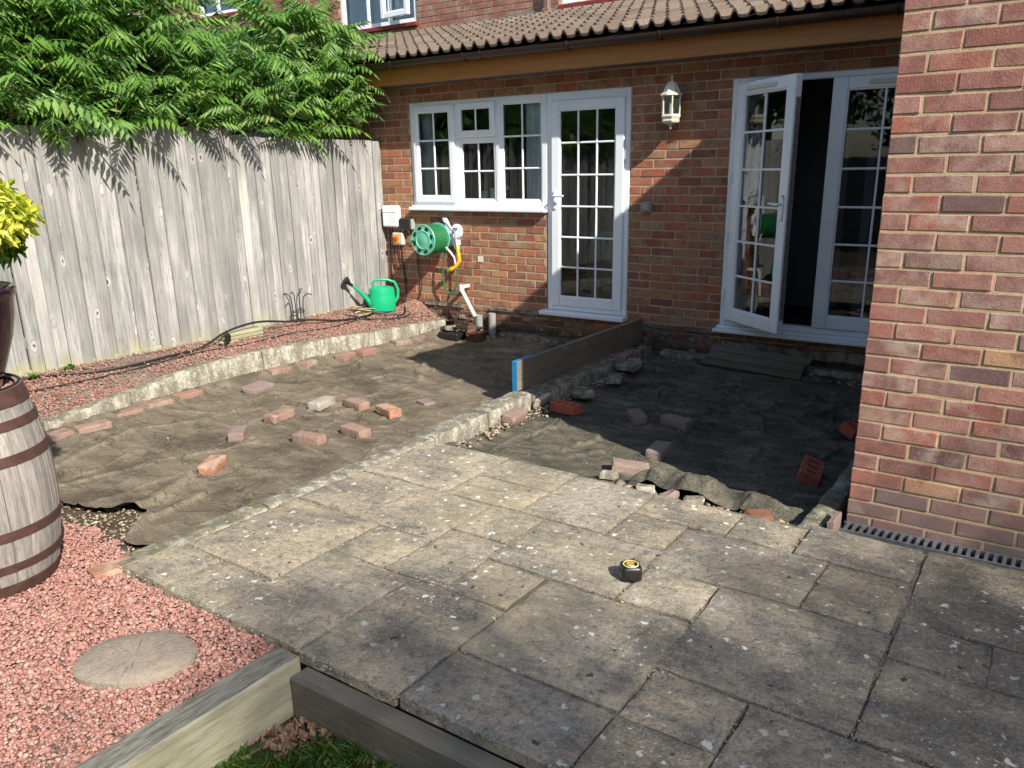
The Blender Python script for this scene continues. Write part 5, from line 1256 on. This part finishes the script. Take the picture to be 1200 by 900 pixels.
m = MB(); m.box(-.262, -.185, -.066, -.0605, .80, .885, .004); put('yellow_plate', m.mesh('yellow_plate', M_yellow), iso)
m = MB(); m.lathe([(0, -.095), (.020, -.095), (.024, -.067), (0, -.067)], 16, (-.235, 0, .845), 'y'); m.box(-.241, -.229, -.104, -.094, .822, .868, .003); put('rotary_handle', m.mesh('rotary_handle', M_red), iso)
def cable(pts, r, mat, label, cat='cable', name='cable', n=6, sub=6, group=None):
    P = [Vector(p) for p in pts]; Q = []
    for i in range(len(P)-1):
        p0, p1, p2, p3 = P[max(i-1, 0)], P[i], P[i+1], P[min(i+2, len(P)-1)]
        for k in range(sub):
            t = k/sub; Q.append(.5*((2*p1)+(-p0+p2)*t+(2*p0-5*p1+4*p2-p3)*t*t+(-p0+3*p1-3*p2+p3)*t**3))
    Q.append(P[-1]); m = MB(); m.tube(Q, r, n); o = put(name, m.mesh(name, mat, True)); tag(o, label, cat, group); return o
cable([(-.30, -.04, .97), (-.30, -.03, .80), (-.305, -.02, .60), (-.26, -.02, .50)], .007, M_rubber, 'black cable hanging short below the white electrical box')
cable([(-.36, -.02, .97), (-.375, -.015, .6), (-.37, -.02, .32)], .006, M_rubber, 'black cable running down the wall right against the fence end')
cable([(-.19, -.035, .78), (-.195, -.02, .60), (-.17, -.02, .38), (-.15, -.05, .20), (-.2, -.12, .10)], .009, M_rubber, 'thick black cable running down from the isolator switch')
cable([(.03, -.03, .72), (.035, -.02, .50), (.07, -.02, .38), (.03, -.02, .24), (-.04, -.04, .12)], .005, M_rubber, 'thin black cable hanging below the hose reel')
cable([(-.14, -.04, .93), (-.02, -.05, .90), (.05, -.05, .86)], .006, M_rubber, 'short black cable from the black box to the hose reel')
# hose reel
RX, RZ = .385, .872
reel = thing('hose_reel', 'mint green wall mounted hose reel wound with dark green hose', 'hose reel', (RX, -.02, RZ))
m = MB(); m.box(.36, .62, -.03, -.002, .80, .86, .008); m.add([(.42, -.05, 1.08), (.465, -.05, 1.08), (.62, -.05, .77), (.575, -.05, .76), (.42, -.02, 1.08), (.465, -.02, 1.08), (.62, -.02, .77), (.575, -.02, .76)], [(0, 3, 2, 1), (4, 5, 6, 7), (0, 1, 5, 4), (1, 2, 6, 5), (2, 3, 7, 6), (3, 0, 4, 7)]); put('wall_bracket', m.mesh('wall_bracket', M_white), reel)
m = MB(); m.lathe([(0, -.335), (.03, -.338), (.05, -.330), (.085, -.330), (.090, -.336), (.097, -.330), (.143, -.326), (.152, -.330), (.158, -.322), (.152, -.312), (0, -.312)], 44, (RX, 0, RZ), 'y'); put('front_disc', m.mesh('front_disc', M_mint, True), reel)
for k in range(8):
    a = k*math.pi/4+.3; V = []; cx, cz = RX+.120*math.cos(a), RZ+.120*math.sin(a); m = MB(); Mx = Matrix.Rotation(-a, 3, 'Y')
    for j in range(14):
        t = 2*math.pi*j/14; V.append(Mx @ Vector((.017*math.cos(t), 0, .026*math.sin(t))))
    m.add([(v.x+cx, -.3325, v.z+cz) for v in V]+[(v.x*.8+cx, -.322, v.z*.8+cz) for v in V], [tuple(range(14)), ]+[(j, (j+1) % 14, 14+(j+1) % 14, 14+j) for j in range(14)]); put('disc_slot', m.mesh('disc_slot', M_black), reel)
m = MB(); m.tube([(RX-.125, -.33, RZ), (RX-.127, -.39, RZ)], .012, 10); put('crank_knob', m.mesh('crank_knob', M_green, True), reel)
m = MB(); m.lathe([(0, -.10), (.16, -.10), (.163, -.094), (.16, -.085), (0, -.085)], 36, (RX, 0, RZ), 'y'); put('rear_disc', m.mesh('rear_disc', M_mint, True), reel)
m = MB()
for row, rr in enumerate((.118, .138)):
    pts = []
    for k in range(0, 11*24+1):
        t = k/24; a = 2*math.pi*t; pts.append((RX+(rr+.003*math.sin(t*5))*math.cos(a), -.298+.0172*t+.002*math.sin(a*1.3), RZ+(rr+.003*math.sin(t*3))*math.sin(a)))
    m.tube(pts, .0092, 6)
m.lathe([(.11, -.31), (.11, -.10)], 24, (RX, 0, RZ), 'y'); put('wound_hose', m.mesh('wound_hose', M_hose, True), reel)
hz = cable([(.50, -.10, .80), (.44, -.09, .60), (.43, -.08, .42), (.50, -.07, .30), (.56, -.06, .34), (.60, -.06, .48), (.59, -.06, .62)], .0085, M_hose, 'loop of green hose hanging below the reel', 'hose', 'hose_loop')
cable([(.46, -.10, 1.05), (.52, -.08, 1.0), (.58, -.07, .93)], .006, M_rubber, 'thin black lead from the reel up to the round wall plate')
m = MB(); m.tube([(.52, -.13, .79), (.56, -.10, .73), (.585, -.08, .68), (.59, -.07, .60)], [.009, .012, .009, .009], 8); o = put('hose_connector', m.mesh('hose_connector', M_whited, True)); tag(o, 'pale ribbed hose connector beneath the reel', 'hose fitting')
tp = thing('wall_tap_plate', 'round white wall plate with a grey tap fitting right of the hose reel', 'tap', (.575, -.02, .945))
m = MB(); m.lathe([(0, -.03), (.058, -.028), (.074, -.012), (.076, 0)], 30, (.575, 0, .945), 'y'); put('plate', m.mesh('plate', M_white, True), tp)
m = MB(); m.tube([(.575, -.03, .965), (.58, -.06, .955), (.59, -.065, .90), (.605, -.06, .80)], [.013, .012, .008, .008], 10); m.tube([(.55, -.04, .975), (.605, -.04, .975)], .008, 8); put('tap', m.mesh('tap', M_steel, True), tp)
yn = thing('hose_nozzle', 'yellow hose elbow and nozzle hanging under the round wall plate', 'hose fitting', (.62, -.05, .7))
m = MB(); m.tube([(.612, -.06, .80), (.628, -.06, .72), (.638, -.06, .65), (.60, -.075, .59), (.53, -.09, .55)], [.018, .020, .022, .020, .024], 10); put('elbow', m.mesh('elbow', M_yellow, True), yn)
m = MB(); m.tube([(.548, -.087, .562), (.53, -.091, .552), (.515, -.094, .545)], [.026, .027, .024], 12); put('collar', m.mesh('collar', plain('olive_plastic', (.25, .25, .04), .5), True), yn)
o = box_obj('wall_patch', None, .835, .905, -.006, -.0005, .640, .700, M_whited, .002); tag(o, 'small square pale patch on the bricks under the window', 'patch')
sw = thing('outdoor_switch', 'small grey outdoor switch on the brick pier between the doors', 'switch', (2.74, 0, 1.22))
m = MB(); m.box(2.70, 2.79, -.05, -.001, 1.172, 1.258, .008); put('housing', m.mesh('housing', M_grey), sw); m = MB(); m.box(2.712, 2.778, -.058, -.0505, 1.185, 1.248, .006); put('rocker', m.mesh('rocker', M_grey), sw)
wp = thing('waste_pipe', 'white waste pipe elbowing from the wall down into the gully', 'pipe', (.66, -.03, .36))
m = MB(); m.tube([(.70, .0, .385), (.70, -.10, .385)], .021, 12); m.tube([(.70, -.125, .398), (.70, -.105, .393), (.712, -.135, .365), (.725, -.14, .34)], [.0245, .026, .026, .025], 12); put('elbow', m.mesh('elbow', M_whited, True), wp)
m = MB(); m.tube([(.715, -.138, .36), (.90, -.16, .10)], .0205, 12); put('pipe_run', m.mesh('pipe_run', M_whited, True), wp)
gp = thing('grey_gully_pipes', 'two short grey pipe stubs rising from the broken drain gully', 'pipe', (.93, -.1, 0))
for x, y, h in ((.915, -.12, .115), (1.035, -.05, .13)):
    m = MB(); m.lathe([(.038, -.12), (.04, h), (.034, h), (.032, .0)], 20, (x, y, 0)); put('pipe_stub', m.mesh('pipe_stub', plain('weathered_grey_pipe', (.28, .28, .26), .6), True), gp)
gu = thing('drain_gully', 'broken clay drain gully with dark cover at the foot of the wall', 'drain', (.9, -.3, -.06))
m = MB(); m.lathe([(.085, -.1), (.10, .005), (.108, .015), (.095, .02), (.075, .0), (.07, -.1)], 22, (1.02, -.30, -.04)); put('clay_bowl', m.mesh('clay_bowl', M_clay, True), gu)
m = MB(); m.box(.74, 1.02, -.34, -.16, -.012, .006, .004, M=Matrix.Rotation(.0, 3, 'Z')); put('cover', m.mesh('cover', M_black), gu); m = MB(); m.box(.60, .86, -.42, -.28, -.12, -.045, .01); put('dark_pipe', m.mesh('dark_pipe', M_black), gu)
# lantern
lt = thing('wall_lantern', 'cream hexagonal wall lantern on the bricks between the doors', 'lamp', (2.975, -.10, 2.06)); LX, LY = 2.985, -.125
m = MB(); m.lathe([(0, 2.228), (.018, 2.225), (.036, 2.212), (.058, 2.18), (.076, 2.135), (.094, 2.122), (.097, 2.112), (0, 2.108)], 8, (LX, LY, 0)); put('lamp_roof', m.mesh('lamp_roof', M_cream), lt)
m = MB(); m.tube([(LX, LY, 2.22), (LX, LY, 2.245), (LX, LY, 2.25), (LX, LY, 2.275)], [.006, .006, .011, .003], 8); put('finial', m.mesh('finial', M_cream, True), lt)
for k in range(6):
    a = k*math.pi/3; m = MB(); m.tube([(LX+.080*math.cos(a), LY+.080*math.sin(a), 2.11), (LX+.076*math.cos(a), LY+.076*math.sin(a), 1.955)], .0065, 6); put('glazing_post', m.mesh('glazing_post', M_cream), lt)
    b = a+math.pi/3; m = MB(); m.add([(LX+.066*math.cos(a), LY+.066*math.sin(a), 1.96), (LX+.066*math.cos(b), LY+.066*math.sin(b), 1.96), (LX+.066*math.cos(b), LY+.066*math.sin(b), 2.10), (LX+.066*math.cos(a), LY+.066*math.sin(a), 2.10)], [(0, 1, 2, 3)]); put('pane', m.mesh('pane', M_glass), lt)
m = MB(); m.lathe([(.083, 1.968), (.087, 1.95), (.078, 1.935), (.074, 1.925), (.082, 1.918), (.074, 1.903), (.045, 1.895), (.018, 1.885), (.010, 1.87), (.013, 1.86), (0, 1.848)], 6, (LX, LY, 0)); put('lamp_base', m.mesh('lamp_base', M_cream), lt)
m = MB(); m.lathe([(.018, 1.955), (.02, 2.0), (.016, 2.06), (0, 2.07)], 12, (LX, LY, 0)); put('bulb', m.mesh('bulb', M_whited, True), lt)
m = MB(); m.box(LX-.03, LX+.03, -.02, -.001, 1.93, 2.10, .004); m.tube([(LX, -.01, 1.94), (LX, LY+.05, 1.93)], .012, 8); put('back_plate', m.mesh('back_plate', M_cream), lt)
# watering can
WX, WY = -.19, -.38; WZ = .105
can = thing('watering_can', 'green plastic watering can with a black rose standing on the chippings', 'watering can', (WX, WY, WZ), (0, 0, 0))
CR_ = Matrix.Rotation(R(52), 3, 'Z')
def at(v): return CR_ @ (Vector(v)*1.12)+Vector((WX, WY, WZ))
m = MB(); n = 36; prof = [(0, .0), (.98, .0), (1.0, .008), (1.0, .14), (.985, .145), (.985, .152), (.96, .20), (.92, .222), (.60, .235), (.56, .232), (.56, .20)]
V = []
for s_, z in prof:
    for k in range(n): a = 2*math.pi*k/n; V.append(at((.125*s_*math.cos(a), .085*s_*math.sin(a), z)))
F = [(i*n+k, i*n+(k+1) % n, (i+1)*n+(k+1) % n, (i+1)*n+k) for i in range(len(prof)-1) for k in range(n)]; m.add(V, F); put('can_body', m.mesh('can_body', M_green, True), can)
m = MB(); m.tube([at(p) for p in ((-.07, 0, .215), (-.085, 0, .275), (-.05, 0, .30), (.06, 0, .295), (.125, 0, .27), (.155, 0, .20), (.15, 0, .12), (.11, 0, .07))], [.016, .015, .014, .014, .015, .016, .016, .018], 10); put('handle', m.mesh('handle', M_green, True), can)
m = MB(); m.tube([at(p) for p in ((-.10, 0, .05), (-.155, -.01, .13), (-.215, -.03, .20), (-.285, -.05, .265))], [.034, .024, .017, .013], 12); m.tube([at(p) for p in ((-.09, 0, .20), (-.16, -.012, .15))], .007, 6); put('spout', m.mesh('spout', M_green, True), can)
m = MB(); m.tube([at(p) for p in ((-.28, -.05, .262), (-.305, -.055, .283), (-.338, -.063, .318), (-.345, -.065, .325))], [.016, .018, .042, .040], 18); put('rose', m.mesh('rose', M_black, True), can)
# wire plant holder by the fence
wh = thing('wire_plant_holder', 'rusty wire plant holder with curled arms against the fence', 'plant holder', (-.33, -1.40, .13))
m = MB(); cx, cy = -.33, -1.42
for k in range(4):
    a = k*math.pi/2+.5; bx, by = cx+.055*math.cos(a), cy+.055*math.sin(a); m.tube([(bx, by, .12), (bx, by, .30), (bx+.01*math.cos(a), by+.01*math.sin(a), .38+.03*(k % 2)), (bx+.05*math.cos(a), by+.05*math.sin(a), .415+.03*(k % 2)), (bx+.10*math.cos(a), by+.10*math.sin(a), .405+.03*(k % 2))], .0055, 6)
put('arms', m.mesh('arms', M_iron, True), wh)
for z in (.15, .235): m = MB(); m.tube([(cx+.058*math.cos(t), cy+.058*math.sin(t), z) for t in np.linspace(0, 2*math.pi, 20)], .005, 6); put('ring', m.mesh('ring', M_iron, True), wh)
# stack of green stained boards by the post
wb = thing('stained_timber_offcut', 'short stack of yellow green stained timber at the foot of the fence post', 'timber', (-.3, -2.12, .08))
for k in range(3):
    box_obj('board', wb, -.37+.03*k*0, -.25+.004*k, -2.36+.02*k, -1.92, .075+.034*k, .105+.034*k, M_pallet, .004)
# irrigation pipe along the bed
def bz(x, y, d=.012): return float(bed_z(np.array(x), np.array(y)))+d
pp = [(-.36, -4.1), (-.31, -3.78), (-.22, -3.55), (-.15, -3.25), (-.17, -2.9), (-.2, -2.62)]
cable([(x, y, bz(x, y)) for x, y in pp]+[(-.235, -2.35, .19), (-.25, -2.1, .225), (-.25, -1.9, .222), (-.22, -1.65, .185), (-.18, -1.4, .165), (-.12, -1.1, bz(-.12, -1.1, .02)), (-.08, -.8, bz(-.08, -.8, .02)), (-.1, -.6, bz(-.1, -.6, .03)), (-.05, -.45, bz(-.05, -.45, .03))], .010, M_rubber, 'thick black pipe snaking along the chippings beneath the fence', 'hose', 'irrigation_pipe', 8)
cable([(x, y, bz(x, y, .008)) for x, y in ((-.12, -4.15), (-.10, -3.7), (-.08, -3.3), (-.10, -2.7), (-.05, -2.3), (-.08, -1.8), (.0, -1.3), (-.05, -.9), (.05, -.6), (.12, -.35))], .0055, M_rubber, 'thin black drip line crossing the chippings', 'hose', 'irrigation_pipe')
cable([(-.30, -.75, bz(-.3, -.75, .03)), (-.1, -.62, bz(-.1, -.62, .04)), (.02, -.5, bz(.02, -.5, .03)), (.08, -.35, bz(.08, -.35, .03)), (-.02, -.22, .13), (-.12, -.15, .12)], .008, M_rubber, 'black cable loop round the watering can', 'cable')
cable([(-.22, -.9, bz(-.22, -.9, .02)), (.03, -.75, bz(.03, -.75, .02)), (.12, -.6, bz(.12, -.6, .02)), (.14, -.4, bz(.14, -.4, .02)), (.10, -.25, .10)], .005, M_rubber, 'thin black lead at the kerb end by the watering can', 'cable')
cn = thing('pipe_connector', 'black pipe stake and connector standing by the stained timber', 'pipe fitting', (-.17, -2.35, .1))
m = MB(); m.box(-.19, -.15, -2.38, -2.34, .12, .19, .006); m.tube([(-.17, -2.36, .09), (-.175, -2.36, .22)], .006, 6); put('valve', m.mesh('valve', M_black), cn)
m = MB(); m.tube([(-.17+.035*math.cos(t), -2.42+.035*math.sin(t), .105) for t in np.linspace(0, 6, 18)]+[(-.17, -2.36, .13)], .005, 6); put('lead_loop', m.mesh('lead_loop', M_black), cn)
for k in range(7):
    q = random.Random(k+70); x, y = q.uniform(-.35, -.1), q.uniform(-.95, -.5); a = q.uniform(-.3, .3)+1.45
    m = MB(); l_ = q.uniform(.12, .2); m.tube([(x, y, bz(x, y, .015)), (x+l_*.5*math.cos(a), y+l_*.5*math.sin(a), bz(x, y, .028)), (x+l_*math.cos(a), y+l_*math.sin(a), bz(x, y, .018))], .0055, 5); o = put('dry_stick', m.mesh('dry_stick', M_pallet)); tag(o, 'dry stick lying in the scatter left of the watering can', 'stick', 'dry sticks by the watering can')
# scaffold board standing on edge on the divider
bd = thing('scaffold_board', 'grey scaffold board on edge with a blue painted end, running to the back door', 'plank', (2.7, -1.1, .1))
BA = math.atan2(.0, 1)
m = MB(); m.box(2.690, 2.728, -2.045, -.012, .002, .222, .004); put('board', m.mesh('board', M_plank), bd)
m = MB(); m.box(2.686, 2.732, -2.056, -2.046, -.002, .226, .003); m.box(2.690, 2.728, -2.045, -1.82, .2225, .2262, .001); put('blue_end_band', m.mesh('blue_end_band', M_bluep), bd)
pb = put('flat_board', None)
bpy.data.objects.remove(pb)
o = thing('wet_board', 'x', 'plank', (3.86, -.20, -.015), (R(38), R(1.5), R(-4)))
for k_, (yy_, w_) in enumerate(((-.078, .07), (-.0, .08), (.08, .074))):
    V, F = chamfer(.86-.03*(k_ == 1), w_, .028, .004); loc_put('board', mesh('board', V, F, M_plankx), o, (.012*(k_-1), yy_, .002*k_))
tag(o, 'dark wet board leaning on the wall base below the double doors', 'plank')
# drain channel
dr = thing('channel_drain', 'narrow grey slotted channel drain at the foot of the projecting brick corner', 'drain', (6, -3.04, -.07))
m = MB(); m.box(5.222, 7.6, -3.092, -3.085, -.07, -.040, .001); m.box(5.222, 7.6, -2.999, -2.993, -.07, -.040, .001)
x = 5.235
while x < 7.58: m.box(x, x+.015, -3.0845, -2.9995, -.052, -.041, .001); x += .033
put('grating', m.mesh('grating', M_steel), dr); box_obj('channel', dr, 5.22, 7.6, -3.084, -3.0, -.068, -.064, M_black, 0.0003)
# tape measure
tm_ = thing('tape_measure', 'black tape measure with a yellow ringed badge standing on the patio slab', 'tape measure', (4.665, -4.08, .002), (0, 0, R(38)))
Mt = MB(); pr_ = []; 
for k in range(24):
    a = 2*math.pi*k/24; c, s_ = math.cos(a), math.sin(a); pw = .35; pr_.append((.040*abs(c)**pw*(1 if c > 0 else -1), .040*abs(s_)**pw*(1 if s_ > 0 else -1)))
V = []; 
for z, s_ in ((.0, .93), (.004, 1), (.045, 1), (.052, .95), (.056, .84)): V += [(x*s_, y*s_, z) for x, y in pr_]
F = [(i*24+k, i*24+(k+1) % 24, (i+1)*24+(k+1) % 24, (i+1)*24+k) for i in range(4) for k in range(24)]+[tuple(range(24))[::-1], tuple(96+k for k in range(24))]
Mt.add(V, F); loc_put('case', Mt.mesh('case', M_black, True), tm_)
m = MB(); m.lathe([(.0265, .0562), (.0265, .0585), (.031, .0585), (.031, .0562)], 30); loc_put('badge_ring', m.mesh('badge_ring', plain('pale_yellow_print', (.80, .78, .30), .4), True), tm_)
m = MB(); m.lathe([(0, .0572), (.0262, .0572)], 30); b_ = loc_put('badge', m.mesh('badge', M_black, True), tm_)
m = MB(); m.add([(-.022, -.004, .0577), (.010, -.004, .0577), (.019, .012, .0577), (-.012, .012, .0577)], [(0, 1, 2, 3)]); m.add([(-.018, .0135, .0577), (.017, .0135, .0577), (.009, .021, .0577), (-.009, .021, .0577)], [(0, 1, 2, 3)]); loc_put('yellow_mark', m.mesh('yellow_mark', M_yellow), tm_)
m = MB(); m.box(-.014, .010, -.0155, -.010, .0575, .0580, 0); m.box(-.004, .014, -.0215, -.0170, .0575, .0580, 0); loc_put('white_mark', m.mesh('white_mark', M_white), tm_)
m = MB(); m.box(-.043, -.038, -.014, .014, .0, .022, .002); loc_put('tape_hook', m.mesh('tape_hook', M_steel), tm_)
m = MB(); m.box(-.02, .02, .038, .043, .018, .05, .003); loc_put('lock_button', m.mesh('lock_button', M_yellow), tm_)
# small weed by the barrel side and at the fence foot
def weed(x, y, z, n, s, label, seed, mat=M_gleaf):
    q = random.Random(seed); m = MB()
    for k in range(n):
        V, F = ovleaf(s*q.uniform(.7, 1.2), s*.35); Mx = Matrix.Rotation(q.uniform(0, 6.28), 3, 'Z') @ Matrix.Rotation(q.uniform(-1.1, -.2), 3, 'Y'); m.add([Mx @ Vector(v)+Vector((x+q.uniform(-.02, .02), y+q.uniform(-.02, .02), z)) for v in V], F, q.random())
    o = put('weed', m.mesh('weed', mat, tone=True)); tag(o, label, 'weed')
weed(3.25, -5.83, -.035, 16, .035, 'small green weed sprouting in the red gravel at the left edge', 1)
weed(-.34, -3.66, .125, 22, .05, 'small green weed at the foot of the fence by the first post', 2)
weed(-.30, -3.95, .125, 16, .05, 'yellow green weed against the fence behind the barrel', 3)

# ================================================================== stained foot of the house wall
pl = thing('wall_plinth_render', 'crumbling grey mortar ledge along the stained foot of the rear wall', 'render')
rough_bar([(.10, -.004), (.62, -.004)], .035, lambda X, Y: .192+0*X, .150, M_render, 'ledge', pl, 51, amp=.010)
rough_bar([(.98, -.004), (1.62, -.004)], .035, lambda X, Y: .190+0*X, .155, M_render, 'ledge', pl, 52, amp=.010)
rough_bar([(2.60, -.004), (3.42, -.004)], .030, lambda X, Y: .172+0*X, .150, M_render, 'ledge', pl, 53, amp=.010)
rough_bar([(2.95, -.05), (4.2, -.05), (5.1, -.06)], .12, lambda X, Y: -.035+.02*fbm(X*4, Y*0, 9), -.2, M_found, 'footing', pl, 54, amp=.02)
rough_bar([(1.15, -.05), (2.68, -.05)], .12, lambda X, Y: -.045+.02*fbm(X*4, Y*0, 10), -.2, M_render, 'footing', pl, 55, amp=.02)
rough_bar([(3.5, -.012), (5.1, -.012)], .045, lambda X, Y: .10+.03*fbm(X*6, Y*0, 12), .02, M_render, 'patched_render', pl, 56, amp=.014)
q = random.Random(12); m = MB()
for k in range(60):
    x = q.uniform(.1, 5.0); z = q.uniform(-.04, .16); s_ = q.uniform(.012, .05)
    V, F = chamfer(s_*2, .014, s_, .004); m.add([(a+x+q.uniform(-.006, .006), b-.004+q.uniform(-.003, .003), c+z+q.uniform(-.005, .005)) for a, b, c in V], F)
put('mortar_scabs', m.mesh('mortar_scabs', M_render), pl, kind='stuff')
